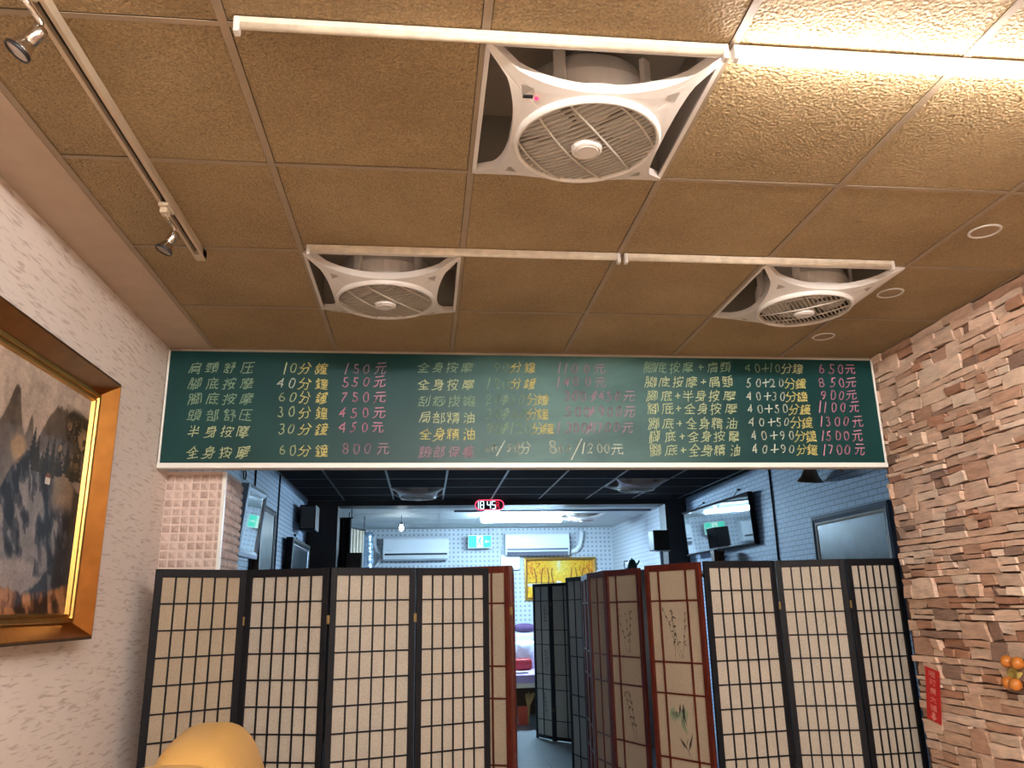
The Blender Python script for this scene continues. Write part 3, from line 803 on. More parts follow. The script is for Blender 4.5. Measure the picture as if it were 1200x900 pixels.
GX, GY = -0.475, 1.6
FANS = [(GX + 1.5 * T, GY + 0.5 * T), (GX + 0.5 * T, GY + 2.5 * T), (GX + 3.5 * T, GY + 2.5 * T)]
ceiling('ceiling', -1.10, XR + 0.02, -3.1, YB + 0.025, GX, GY, M['tile'], M['tbar'], FANS, 'trim_1')
struct(MB().box(XL, -1.10, -3.1, YB + 0.025, CEIL - 0.006, CEIL + 0.02).build('ceiling_border', M['plaster']))
GX2, GY2 = -0.39, 8.93
MFANS = [(GX2 + 0.5 * T, GY2 + 0.5 * T), (GX2 + 4.5 * T, GY2 - 0.5 * T)]
ceiling('ceiling_middle', ML, MR, YB + 0.18, Y_MID, GX2, GY2, M['dark_tile'], M['dark_bar'], MFANS, 'trim_2')
BFANS = [(GX2 + 4.5 * T, 11.85)]
ceiling('ceiling_back', -1.2, 3.25, Y_MID + 0.28, Y_END, GX2, 11.85 - 0.5 * T, M['white_ceiling'], M['white_ceiling'], BFANS, 'trim_3')
struct(MB().box(0.4, 3.2, 11.1, 11.13, CEIL - 0.03, CEIL - 0.004).build('trim_4', M['ac_dark']))


# ------------------------------------------------------------------ chalkboard with its writing
cb = thing('chalkboard', 'long green price chalkboard hung across the room below the ceiling', 'chalkboard', (0.6, YB, 2.45))
B0 = Vector((0.6, YB, 2.45))


def loc_box(mb, root, x0, x1, y0, y1, z0, z1):
    mb.box(x0 - root[0], x1 - root[0], y0 - root[1], y1 - root[1], z0 - root[2], z1 - root[2])
    return mb


BX0, BX1, BZ0, BZ1 = XL + 0.006, XR - 0.006, 2.150, 2.738
loc_box(MB(), (0, YB, 0), BX0, BX1, YB, YB + 0.02, BZ0, BZ1).build('board', M['board'], cb, loc=(-0.6, 0, -2.45))
tr = MB().box(BX0, BX1, -0.012, 0.022, 2.135, 2.160).box(BX0, BX0 + 0.010, -0.006, 0.022, 2.16, BZ1).box(BX1 - 0.010, BX1, -0.006, 0.022, 2.16, BZ1)
tr.build('trim', M['aluminium'], cb, loc=(-0.6, 0, -2.45), bevel=0.002)

EXTRA = {'+': [[(8, 31), (55, 33)], [(31, 56), (32, 8)]], '/': [[(18, 0), (46, 63)]], '1': [[(27, 2), (35, 61)]],
         '&': [[(18, 2), (30, 30), (40, 60)], [(12, 26), (46, 40)], [(20, 46), (42, 18)], [(40, 60), (26, 52)]]}


def strokes(ch):
    if ch in EXTRA:
        return EXTRA[ch]
    return [[(s[i], s[i + 1]) for i in range(0, len(s), 2)] for s in GLYPHS[ch]]


def write(mb, ch, P, du, dv, n, size, w, rnd, slant=0.12, wob=2.2):
    """one hand-drawn character centred on P as flat ribbons (du right, dv up, n out of the surface)"""
    P, du, dv, n = Vector(P), Vector(du), Vector(dv), Vector(n)
    ph = [rnd.uniform(0, 6.28) for _ in range(4)]
    sx, sy = rnd.uniform(0.92, 1.05), rnd.uniform(0.92, 1.06)
    narrow = 0.9 if ch in '0123456789' else 1.0
    tilt = rnd.uniform(-0.02, 0.12)
    for line in strokes(ch):
        pts = []
        ox, oy = rnd.uniform(-wob, wob), rnd.uniform(-wob, wob)
        for x, y in line:
            x2 = x + ox + wob * math.sin(y * 0.09 + ph[0])
            y2 = y + oy + wob * math.sin(x * 0.11 + ph[1]) + tilt * (x - 31)
            x2 += slant * (y - 31)
            pts.append(P + du * ((x2 - 31.5) / 63 * size * sx * narrow) + dv * ((y2 - 31.5) / 63 * size * sy))
        for a, b in zip(pts, pts[1:]):
            d = b - a
            if d.length < 1e-5:
                continue
            d.normalize()
            s = d.cross(n).normalized() * (w / 2 * rnd.uniform(0.8, 1.15))
            e = d * (w * 0.3)
            up = n * 0.0006
            q = [a - e + s, a - e - s, b + e - s, b + e + s]
            mb.add([p + up for p in q] + [p for p in q], [(0, 1, 2, 3), (0, 4, 5, 1), (1, 5, 6, 2), (2, 6, 7, 3), (3, 7, 4, 0)])


# (origin px, zoom, rows) : text, x of every character, y, chalk
ROWS = []


def row(ox, oy, k, text, xs, y, mat, px=15.5, dig=14.0):
    for ch, x in zip(text, xs):
        ROWS.append((ch, ox + x / k, oy + y / k, mat, dig if ch in '0123456789+&' else px, text, len(ROWS) - xs.index(x)))


A_, G_, Y_, W_, P_k, D_, Mv = 'A', 'chalk_green', 'chalk_yellow', 'chalk_white', 'chalk_pink', 'chalk_dim', 'chalk_mauve'
k1 = 5.4545
for text, xs, y, m in [('肩頸舒压', (265, 375, 487, 600), 115, D_), ('腳底按摩', (265, 378, 487, 597), 215, D_), ('腳底按摩', (265, 378, 487, 595), 312, D_),
                       ('頭部舒压', (262, 378, 487, 588), 418, D_), ('半身按摩', (257, 367, 470, 572), 522, G_), ('全身按摩', (252, 355, 460, 570), 655, G_)]:
    row(180, 410, k1, text, xs, y, m)
for d, xs, y in [('10', (845, 893), 115), ('40', (812, 888), 213), ('60', (820, 893), 300), ('30', (812, 885), 398), ('30', (820, 880), 503), ('60', (822, 892), 640)]:
    row(180, 410, k1, d, xs, y, G_ if y != 213 else W_)
    row(180, 410, k1, '分鐘', (968, 1075), y + 4, Y_)
for d, xs, y, m in [('150元', (905, 950, 1000, 1065), 88, Mv), ('550元', (900, 945, 998, 1060), 150, P_k), ('750元', (895, 945, 995, 1060), 222, P_k),
                    ('450元', (885, 940, 992, 1058), 296, P_k), ('450元', (885, 938, 990, 1052), 362, P_k), ('800元', (900, 950, 1005, 1075), 462, Mv)]:
    row(180, 410, 4, d, xs, y, m)
for text, xs, y, m in [('全身按摩', (105, 175, 240, 310), 82, D_), ('全身按摩', (108, 175, 243, 315), 162, G_), ('刮痧拔罐', (108, 178, 250, 320), 240, D_),
                       ('局部精油', (112, 178, 245, 318), 318, G_), ('全身精油', (115, 180, 245, 318), 395, Y_), ('臉部保養', (115, 180, 250, 315), 478, Mv)]:
    row(470, 410, 4, text, xs, y, m)
for d, xs, y in [('90', (450, 490), 82), ('120', (410, 450, 490), 158), ('20&30', (410, 455, 490, 525, 565), 232), ('30&60', (412, 458, 492, 535, 575), 300), ('90&120', (415, 455, 490, 520, 556, 595), 368)]:
    row(470, 410, 4, d, xs, y, D_)
    x0 = 540 if y < 200 else (615 if y < 320 else 640)
    row(470, 410, 4, '分鐘', (x0, x0 + (64 if y < 200 else 50)), y, Y_)
row(470, 410, 4, '60', (408, 436), 462, W_, dig=10)
row(470, 410, 4, '/', (465,), 462, W_, px=19)
row(470, 410, 4, '90分', (508, 545, 582), 460, W_, dig=12)
for d, xs, y, m in [('1100元', (740, 770, 815, 870, 930), 88, Mv), ('1400元', (740, 775, 820, 875, 935), 150, Mv), ('300&450元', (778, 815, 855, 905, 940, 975, 1015, 1068), 217, Mv),
                    ('500&900元', (783, 830, 870, 895, 940, 980, 1020, 1072), 290, Mv), ('1300&1700元', (738, 785, 822, 858, 885, 908, 935, 970, 1010, 1062), 365, Mv)]:
    row(470, 410, 4, d, xs, y, m)
row(470, 410, 4, '8', (712,), 455, W_, dig=18)
row(470, 410, 4, '00', (750, 785), 464, W_, dig=9)
row(470, 410, 4, '/', (822,), 465, W_, px=24)
row(470, 410, 4, '1200', (858, 888, 930, 965), 462, W_, dig=13)
row(470, 410, 4, '元', (1015,), 465, W_, px=16)
for text, xs, y, m in [('腳底按摩+肩頸', (85, 140, 203, 265, 325, 378, 440), 82, D_), ('腳底按摩+肩頸', (92, 155, 217, 282, 338, 388, 450), 150, G_),
                       ('腳底+半身按摩', (97, 165, 217, 267, 325, 388, 460), 215, G_), ('腳底+全身按摩', (100, 170, 220, 275, 335, 395, 468), 275, G_),
                       ('腳底+全身精油', (105, 173, 225, 282, 342, 402, 470), 345, G_), ('腳底+全身按摩', (107, 182, 237, 292, 350, 412, 480), 405, G_),
                       ('腳底+全身精油', (112, 187, 243, 296, 355, 415, 487), 470, G_)]:
    row(740, 410, 4, text, xs, y, m, dig=8)
for d, xs, y, x0, m in [('40+10', (545, 590, 628, 655, 685), 85, 727, D_), ('50+20', (550, 595, 630, 662, 700), 155, 742, W_), ('40+30', (550, 595, 637, 670, 708), 217, 748, W_),
                        ('40+50', (555, 602, 645, 682, 720), 277, 762, W_), ('40+50', (562, 610, 655, 690, 728), 338, 772, W_), ('40+90', (572, 622, 668, 708, 750), 402, 790, W_),
                        ('40+90', (577, 626, 670, 712, 752), 466, 797, W_)]:
    row(740, 410, 4, d, xs, y, m, dig=12.5)
    row(740, 410, 4, '分鐘', (x0, x0 + 52), y + 2, Y_ if m != D_ else G_)
for d, xs, y in [('650元', (890, 940, 980, 1025), 90), ('850元', (890, 945, 985, 1028), 154), ('900元', (900, 945, 985, 1030), 213), ('1100元', (885, 910, 950, 992, 1045), 268),
                 ('1300元', (890, 922, 965, 1005, 1060), 335), ('1500元', (895, 925, 967, 1007, 1060), 402), ('1700元', (905, 935, 975, 1012, 1070), 468)]:
    row(740, 410, 4, d, xs, y, P_k)
rnd = random.Random(11)
chalks = {}
for ch, x, y, mname, px_, txt, key in ROWS:
    p = on_y(x, y, YB - 0.0008)
    sz = px_ / 930.0 * 4.15
    write(chalks.setdefault((key, mname), MB()), ch, (p[0] - B0[0], p[1] - B0[1], p[2] - B0[2]), (1, 0, 0.012), (0, 0, 1), (0, -1, 0), sz, 0.0056 if ch in '0123456789+/&' else 0.0046, rnd)
for (key, mname), mb in chalks.items():
    o = mb.build('chalk_writing', M[mname], cb)
    o['label'] = 'chalk writing in ' + {'chalk_green': 'pale green', 'chalk_dim': 'faint grey green', 'chalk_white': 'white', 'chalk_yellow': 'yellow', 'chalk_pink': 'pink', 'chalk_mauve': 'faint mauve'}[mname]


# ------------------------------------------------------------------ ceiling fans
def star_r(th):
    """outline of the four-armed frame: a square with an elliptic bite out of every side"""
    c, s = math.cos(th), math.sin(th)
    best = 0.3 / max(abs(c), abs(s))
    r = 0.2
    while r < best:
        X, Y = abs(r * c), abs(r * s)
        if min(X, Y) < 0.264 and (min(X, Y) / 0.264) ** 2.3 + (abs(max(X, Y) - 0.3) / 0.089) ** 2.3 < 1:
            return r
        r += 0.0006
    return best


def make_fan(label, loc, group, led=True):
    root = thing('ceiling_fan', label, 'fan', loc, 0, group)
    nth = 160
    ths = [2 * PI * (k + 0.5) / nth for k in range(nth)]
    fr = MB()

    def zr(r):
        t = max(0, min(1, (r - 0.200) / 0.22))
        return -0.072 + 0.064 * t ** 1.15
    rows = []
    for t, dz in ((0.0, 0.03), (0.0, 0.0), (0.5, 0.0), (1.0, 0.0), (1.0, 0.026), (0.9, 0.026), (0.9, 0.010), (0.0, 0.010)):
        ring = []
        for th in ths:
            r0, r1 = 0.196, star_r(th)
            r = r0 + (r1 - r0) * (t if t < 0.9 or t == 1.0 else 1 - 0.008 / max(0.016, r1 - r0))
            ring.append((r * math.cos(th), r * math.sin(th), zr(r) + dz))
        rows.append(ring)
    vs = [p for rg in rows for p in rg]
    fs = []
    for i in range(len(rows) - 1):
        for k in range(nth):
            k2 = (k + 1) % nth
            fs.append((i * nth + k, (i + 1) * nth + k, (i + 1) * nth + k2, i * nth + k2))
    fr.add(vs, fs)
    fr.build('frame', M['white'], root)
    sq = MB()
    for a in range(4):
        ca, sa = math.cos(a * PI / 2), math.sin(a * PI / 2)
        A1, A2 = (-0.3, 0.294), (0.3, 0.294)
        p = [(x * ca - y * sa, x * sa + y * ca, -0.004) for x, y in (A1, A2)]
        sq.bar(p[0], p[1], 0.012, 0.008)
    sq.build('square_rim', M['white'], root)
    rc = MB()
    rc.box(-0.3, 0.3, -0.3, -0.297, 0, 0.2).box(-0.3, 0.3, 0.297, 0.3, 0, 0.2).box(-0.3, -0.297, -0.297, 0.297, 0, 0.2).box(0.297, 0.3, -0.297, 0.297, 0, 0.2).box(-0.3, 0.3, -0.3, 0.3, 0.2, 0.204)
    rc.build('recess', M['grey_plastic'], root)
    MB().lathe([(0.0, -0.012), (0.178, -0.012), (0.186, -0.05), (0.186, -0.07), (0.188, -0.07), (0.188, -0.008), (0.0, -0.008)], 40).build('shade_liner', M['fan_inner'], root)  # dark liner added so the gaps between the slats look shaded
    MB().lathe([(0.0, -0.075), (0.05, -0.072), (0.055, -0.055), (0.05, -0.012)], 24).build('motor', M['grey_plastic'], root, smooth=True)
    dr = MB().lathe([(0.200, -0.045), (0.198, 0.02), (0.185, 0.055), (0.178, 0.075), (0.05, 0.105), (0.05, 0.19)], 40)
    dr.build('drum', M['white'], root, smooth=False)
    for a in (0.6, 1.75, 2.6, 4.2, 5.4):
        x, y = 0.206 * math.cos(a), 0.206 * math.sin(a)
        MB().bar((x, y, -0.03), (x, y, 0.075), 0.03, 0.014, (math.cos(a), math.sin(a), 0)).build('bracket', M['white'], root)
    MB().lathe([(0.189, -0.080), (0.191, -0.087), (0.198, -0.088), (0.204, -0.080), (0.204, -0.064), (0.189, -0.064)], 56, closed=True).build('grille_ring', M['white'], root, smooth=True)
    R = 0.190

    def zd(x, y):
        return -0.080 - 0.014 * (1 - (x * x + y * y) / R ** 2)
    sl = MB()
    ang = -0.66
    ca, sa = math.cos(ang), math.sin(ang)
    for k in range(22):
        t = -R + (k + 0.5) * 2 * R / 22
        h = math.sqrt(max(1e-6, R * R - t * t))
        pts = []
        for q in range(7):
            s = -h + 2 * h * q / 6
            x, y = s * ca - t * sa, s * sa + t * ca
            pts.append((x, y, zd(x, y) + 0.004))
        for a, b in zip(pts, pts[1:]):
            sl.bar(a, b, 0.0036, 0.0075)
    for t0 in (-0.13, -0.045, 0.045, 0.13):
        pts = []
        h = math.sqrt(R * R - t0 * t0) * 0.99
        for q in range(11):
            s = -h + 2 * h * q / 10
            t = t0 * (1 + 0.25 * (1 - (s / R) ** 2))
            x, y = t * ca - s * sa, t * sa + s * ca
            pts.append((x, y, zd(x, y) - 0.002))
        sl.tube(pts, 0.0032, 6)
    sl.build('grille', M['grille'], root)
    hb = MB().lathe([(0.0, -0.108), (0.03, -0.108), (0.034, -0.103), (0.036, -0.106), (0.042, -0.103), (0.044, -0.092)], 28)
    hb.build('hub_cap', M['white'], root)
    for k in range(5):
        a0 = 2 * PI * k / 5
        bl = MB()

        def P(u, v):
            r = 0.05 + 0.135 * u
            a = a0 + (v - 0.5) * (0.75 + 0.25 * u)
            return (r * math.cos(a), r * math.sin(a), -0.038 - 0.03 * (v - 0.5))
        bl.grid(P, 6, 8)

        def P2(u, v):
            p = P(u, v)
            return (p[0], p[1], p[2] + 0.002)
        bl.grid(P2, 6, 8)
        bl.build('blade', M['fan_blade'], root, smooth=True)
    win = MB()
    for a in (PI / 4, 3 * PI / 4, 5 * PI / 4, 7 * PI / 4):
        r = 0.262
        c_, s_ = math.cos(a), math.sin(a)
        z_ = zr(r) - 0.0012
        win.add([(r * c_ - 0.02 * s_, r * s_ + 0.02 * c_, z_), (r * c_ + 0.02 * s_, r * s_ - 0.02 * c_, z_), ((r + 0.028) * c_, (r + 0.028) * s_, zr(r + 0.028) - 0.0012)], [(0, 1, 2)])
    win.build('corner_notch', M['grey_plastic'], root)
    if led:
        MB().superbox((-0.163, -0.172, zr(0.237) - 0.003), (0.006, 0.006, 0.004), 0.9, 12, 8).build('indicator_light', M['led_red'], root)
        MB().box(-0.198, -0.172, -0.176, -0.165, zr(0.255) - 0.003, zr(0.255)).build('remote_sensor', M['dark'], root)
    return root


fg = 'tile-sized ceiling fans'
fan = make_fan('white four-armed ceiling fan nearest the lit tube with a red light', (FANS[0][0], FANS[0][1], CEIL), fg)
dup(fan, (FANS[1][0], FANS[1][1], CEIL), 'white ceiling fan above the left end of the chalkboard', group=fg, skip=('indicator_light', 'remote_sensor'))
dup(fan, (FANS[2][0], FANS[2][1], CEIL), 'white ceiling fan above the right end of the chalkboard, beside the downlights', rotz=PI / 2, group=fg, skip=('indicator_light', 'remote_sensor'))
dup(fan, (MFANS[0][0], MFANS[0][1], CEIL), 'dim ceiling fan in the dark middle room, left of the red clock', group=fg, skip=('indicator_light', 'remote_sensor'))
dup(fan, (MFANS[1][0], MFANS[1][1], CEIL), 'dim ceiling fan in the dark middle room, right of the red clock', group=fg, skip=('indicator_light', 'remote_sensor'))
dup(fan, (BFANS[0][0], BFANS[0][1], CEIL), 'ceiling fan in the bright back room right of the lit white tube', group=fg, skip=('indicator_light', 'remote_sensor'))


# ------------------------------------------------------------------ batten lights
def batten(x0, x1, y, lit, label, group, tube=None, z=CEIL - 0.0035, r=0.0115):
    root = thing('tube_light', label, 'lamp', (x0, y, z), 0, group)
    L = x1 - x0
    MB().box(0.012, L - 0.012, -0.011, 0.011, -0.016, 0).build('housing', M['white_metal'], root, bevel=0.002)
    if lit:
        MB().tube([(0.02, 0.002, -0.017 - r), (L - 0.02, 0.002, -0.017 - r)], r, 12).build('tube', tube, root, smooth=True)
    else:
        MB().tube([(0.014, 0, -0.018), (L - 0.014, 0, -0.018)], 0.0095, 12).build('diffuser', M['white_metal'], root, smooth=True)
    for a, b in ((0, 0.014), (L - 0.014, L)):
        MB().box(a, b, -0.012, 0.012, -0.040, 0).build('end_cap', M['white'], root, bevel=0.003)
    return root


bg = 'thin tube lights on the tan ceiling'
batten(-0.445, 0.722, 1.578, False, 'unlit stained tube light across the ceiling left of the lit one', bg)
batten(0.735, 1.925, 1.578, True, 'lit warm tube light on the ceiling at upper right', bg, M['warm_soft'])
batten(-0.448, 0.74, 2.762, False, 'unlit tube light above the fan at the board\'s left end', bg)
batten(0.755, 1.862, 2.762, False, 'unlit tube light ending above the fan at the board\'s right end', bg)
batten(-0.445, 0.722, 0.366, True, 'added warm tube light, out of view overhead of the viewer on the left', bg, M['warm'])  # overhead row added out of view to brighten the front room
batten(0.735, 1.925, 0.366, True, 'added warm tube light, out of view overhead of the viewer on the right', bg, M['warm'])
batten(-0.445, 0.722, -0.846, True, 'lit warm tube light behind the viewer on the left', bg, M['warm'])
batten(0.735, 1.925, -0.846, True, 'lit warm tube light behind the viewer on the right', bg, M['warm'])
batten(-0.445, 0.722, -2.058, True, 'added warm tube light, out of view near the rear wall on the left', bg, M['warm'])  # extra unseen row, added for more even light from behind
batten(0.735, 1.925, -2.058, True, 'added warm tube light, out of view near the rear wall on the right', bg, M['warm'])

# ------------------------------------------------------------------ track and spotlights
RXC = -0.850
rt = thing('light_track', 'long beige ceiling light track with a dark groove along the left', 'light track', (RXC, 1.0, CEIL - 0.001))
MB().box(-0.019, -0.008, -1.6, 1.86, -0.03, 0).box(0.008, 0.019, -1.6, 1.86, -0.03, 0).box(-0.008, 0.008, -1.6, 1.86, -0.012, 0).box(-0.019, 0.019, 1.81, 1.865, -0.031, 0).build('rail', M['rail'], rt, bevel=0.001)
MB().box(-0.008, 0.008, -1.6, 1.81, -0.0135, -0.0122).build('groove', M['groove'], rt)


def spot(ad, head, d, label):
    root = thing('spotlight', label, 'spotlight', (ad[0], ad[1], CEIL - 0.032), 0, 'chrome track spotlights')
    o = Vector(root.location)
    h = Vector(head) - o
    d = Vector(d).normalized()
    Mx = d.to_track_quat('Z', 'Y').to_matrix()
    MB().box(-0.016, 0.016, -0.035, 0.035, -0.014, 0.0).box(-0.012, 0.012, -0.028, 0.010, -0.034, -0.014).build('adapter', M['rail'], root, bevel=0.004)
    back = h - d * 0.056
    elbow = Vector((back.x, back.y, back.z + 0.022))
    MB().tube([(0, -0.010, -0.03), (back.x * 0.5, back.y * 0.5 - 0.005, (-0.03 + elbow.z) / 2), elbow, back], 0.0062, 10).build('stem', M['chrome'], root, smooth=True)
    MB().lathe([(0.0, -0.064), (0.013, -0.064), (0.016, -0.054), (0.016, -0.022), (0.0145, -0.020), (0.0145, -0.017), (0.018, -0.015), (0.025, 0.004), (0.027, 0.012), (0.0245, 0.012), (0.022, 0.006)], 28, h, M=Mx).build('lamp_head', M['chrome'], root, smooth=True)
    MB().lathe([(0.0255, 0.006), (0.0285, 0.008), (0.0285, 0.015), (0.0255, 0.016)], 28, h, M=Mx, closed=True).build('rim', M['dark'], root, smooth=True)
    MB().lathe([(0.0, 0.011), (0.0245, 0.011), (0.0245, 0.008), (0.0, 0.008)], 24, h, M=Mx).build('lens', M['lens'], root)
    return root


h1 = on_x(25, 56, RXC - 0.01)
spot((RXC, h1[1] - 0.045, 0), h1, (-0.5, -0.1, -0.85), 'chrome spotlight on the track at the top left corner')
h2 = on_x(194, 290, RXC - 0.015)
spot((RXC, h2[1] - 0.075, 0), h2, (-0.38, -0.1, -0.92), 'chrome spotlight on the far end of the track')

for (x, y), lab in zip([(2.057, 2.483), (2.044, 3.087), (2.031, 3.676)], ['unlit round downlight in the right ceiling, nearest the lit tube', 'unlit round downlight beside the right fan, middle of the row', 'unlit round downlight closest to the chalkboard']):
    d = thing('downlight', lab, 'lamp', (x, y, CEIL), 0, 'round downlights by the stone wall')
    MB().lathe([(0.047, -0.001), (0.049, -0.005), (0.055, -0.005), (0.058, -0.001)], 32, closed=True).build('ring', M['white'], d, smooth=True)
    MB().lathe([(0.0, -0.0008), (0.048, -0.0012), (0.048, -0.0004)], 28).build('lens', M['recessed'], d)


# ------------------------------------------------------------------ folding screens
def panel(root, p0, p1, H, style, frame, paper, vert, ink=0, seed=0):
    """one leaf of a folding screen between two hinge lines"""
    ro = root.location
    dx, dy = p1[0] - p0[0], p1[1] - p0[1]
    w = math.hypot(dx, dy) - 0.006
    a = math.atan2(dy, dx)
    S = 0.030
    fr = MB()
    th = 0.010
    zb = 0.075 if style == 'grid' else 0.012
    fr.box(0, S, -th, th, 0, H).box(w - S, w, -th, th, 0, H).box(S, w - S, -th, th, H - 0.036, H).box(S, w - S, -th, th, zb, zb + 0.035)
    pan = fr.build('panel', frame, root, bevel=0.002, loc=(p0[0] - ro.x + dx * 0.003 / w, p0[1] - ro.y + dy * 0.003 / w, 0), rotz=a)
    z0, z1 = zb + 0.035, H - 0.036
    la = MB()
    if style == 'grid':
        b = 0.0033
        for k in range(1, 6):
            x = S + (w - 2 * S) * k / 6
            la.box(x - b, x + b, -0.006, 0.006, z0, z1)
        for k in range(1, 13):
            z = z0 + (z1 - z0) * k / 13
            la.box(S, w - S, -0.0055, 0.0055, z - b, z + b)
    else:
        b = 0.0042
        u = (z1 - z0) / 10
        zz = [z1 - u * k for k in (1, 3, 4, 6, 7, 9)]
        for t in vert:
            x = S + (w - 2 * S) * t
            la.box(x - b, x + b, -0.006, 0.006, z0, z1)
        for z in zz:
            la.box(S, w - S, -0.0055, 0.0055, z - b, z + b)
    la.build('lattice', frame, pan)
    MB().box(S, w - S, 0.001, 0.002, z0, z1).build('paper', paper, pan)
    if ink:
        r = random.Random(seed)
        im = MB()
        gm = MB()
        u = (z1 - z0) / 10
        x0, x1 = (vert[0], vert[1]) if len(vert) > 1 else (vert[0], 1.0)
        xa, xb = S + (w - 2 * S) * x0 + 0.012, S + (w - 2 * S) * x1 - 0.012

        def ribbon(mb, pts, wd):
            for p, q in zip(pts, pts[1:]):
                d = Vector((q[0] - p[0], 0, q[1] - p[1]))
                if d.length < 1e-5:
                    continue
                d.normalize()
                s = Vector((d.z, 0, -d.x)) * wd / 2
                A, B = Vector((p[0], 0.0004, p[1])), Vector((q[0], 0.0004, q[1]))
                mb.add([A - s, A + s, B + s, B - s], [(0, 1, 2, 3)])

        def leaf(mb, x, z, ang, L, wd):
            d = Vector((math.cos(ang), 0, math.sin(ang)))
            s = Vector((d.z, 0, -d.x)) * wd / 2
            A = Vector((x, 0.0003, z))
            mb.add([A, A + d * L * 0.4 + s, A + d * L, A + d * L * 0.4 - s], [(0, 1, 2, 3)])
        for (za, zb, kind) in ((z1 - 3 * u, z1 - u, 1), (z1 - 6 * u, z1 - 4 * u, ink), (z1 - 9 * u, z1 - 7 * u, 1)):
            if kind == 1:
                for k in range(4):
                    x = xa + (xb - xa) * r.uniform(0.35, 0.75)
                    z = za + 0.02
                    pts = [(x, z)]
                    dxx = r.uniform(-0.16, 0.06)
                    for q in range(6):
                        x += dxx * 0.12 * r.uniform(0.4, 1.5)
                        z += (zb - za) * r.uniform(0.11, 0.15)
                        x = min(max(x, xa), xb)
                        pts.append((x, z))
                    ribbon(im, pts, 0.0018)
                    for p in pts[2:]:
                        for q in range(2):
                            L = r.uniform(0.012, 0.03)
                            ang = r.uniform(-2.3, 0.6)
                            if xa < p[0] + L * math.cos(ang) < xb:
                                leaf(im, p[0], p[1], ang, L, 0.006)
            else:
                xm = (xa + xb) / 2
                for k in range(9):
                    leaf(gm, xm + r.uniform(-0.05, 0.03), zb - 0.05 - r.uniform(0, 0.07), r.uniform(-2.2, -1.0), r.uniform(0.05, 0.09), 0.03)
                for k in range(5):
                    leaf(im, xm + r.uniform(-0.01, 0.04), zb - 0.04 - r.uniform(0, 0.03), r.uniform(-1.9, -1.2), r.uniform(0.06, 0.11), 0.012)
                ribbon(im, [(xm + 0.03, za + 0.1), (xm + 0.015, za + 0.06), (xm + 0.04, za + 0.02)], 0.003)
                leaf(im, xm + 0.02, za + 0.05, 2.3, 0.07, 0.015)
                leaf(im, xm + 0.03, za + 0.04, 1.2, 0.1, 0.014)
        im.build('ink_drawing', M['ink'], pan)
        if gm.v:
            gm.build('green_wash', M['ink_green'], pan)
    return pan


def screen(name, label, pts, H, style, frame, paper, verts=None, ink=None, group='folding paper screens'):
    root = thing(name, label, 'folding screen', (pts[0][0], pts[0][1], 0.0), 0, group)
    for k in range(len(pts) - 1):
        v = verts[k] if verts else None
        panel(root, pts[k], pts[k + 1], H, style, frame, paper[k] if isinstance(paper, (list, tuple)) else paper, v, ink[k] if ink else 0, k + len(pts))
    for k in range(1, len(pts) - 1):
        for z in (H - 0.235, 0.32):
            hx, hy = pts[k][0] - pts[0][0], pts[k][1] - pts[0][1]
            MB().tube([(hx, hy - 0.0125, z - 0.020), (hx, hy - 0.0125, z + 0.020)], 0.0032, 8).box(hx - 0.006, hx + 0.006, hy - 0.0125, hy - 0.0105, z - 0.019, z + 0.019).build('hinge', M['brass'], root)
    return root


screen('folding_screen', 'black framed grid-lattice folding screen of four leaves by the papered wall', [(-1.200, 3.80), (-0.846, 4.02), (-0.441, 3.90), (-0.043, 4.03), (0.325, 4.17)], 1.645, 'grid', M['black_frame'], [M['paper_tan'], M['paper'], M['paper'], M['paper']])


def at_y(x, y, z, Y):
    p = on_y(x, y, Y)
    return (p[0], Y)


screen('folding_screen', 'black framed grid-lattice folding screen ending behind the stone wall', [at_y(823, 658, 0, 4.18), at_y(907, 656, 0, 4.24), at_y(989, 655, 0, 4.16), (2.565, 4.085 + 0.09)], 1.665, 'grid', M['black_frame'], M['paper'])
screen('folding_screen', 'rosewood folding screen leaf with ink bamboo and a green spray, left of the black one', [(1.238, 4.50), (1.445, 4.155)], 1.66, 'rose', M['red_frame'], M['paper_tan'], [(0.2, 0.78)], [2])
screen('folding_screen', 'dim rosewood folding screen running back along the right of the aisle', [(1.18, 6.06), (1.14, 5.75), (1.10, 5.43), (1.145, 5.10), (1.272, 4.74)], 1.66, 'rose', M['red_frame'], M['paper_tan'], [(0.3,), (0.3,), (0.5,), (0.27,)], [0, 0, 0, 1])
screen('folding_screen', 'dark folding screen leaf midway down the aisle on the right', [(1.30, 7.45), (1.385, 7.10)], 1.70, 'rose', M['black_frame'], M['paper_grey'], [(0.5,)], [0])
screen('folding_screen', 'far grey-papered folding screen at the end of the aisle, before the yellow painting', [(1.30, 9.80), (1.462, 9.50), (1.725, 9.20)], 1.71, 'rose', M['black_frame'], M['paper_grey'], [(0.44,), (0.5,)], [1, 0])
screen('folding_screen', 'dark folding screen leaf just in front of the far grey-papered one', [(1.487, 8.44), (1.66, 8.13)], 1.72, 'rose', M['black_frame'], M['paper_grey'], [(0.5,)], [0])
screen('folding_screen', 'rosewood folding screen peeking out behind the left black screen', [(0.06, 4.52), (0.456, 4.345), (0.512, 4.76)], 1.665, 'rose', M['red_frame'], M['paper_tan'], [(0.2, 0.8), (0.2, 0.8)], [0, 0])
screen('folding_screen', 'distant edge-on rosewood folding screen left of the aisle', [(0.985, 9.05), (0.90, 9.45)], 1.70, 'rose', M['red_frame'], M['paper_tan'], [(0.5,)], [0])


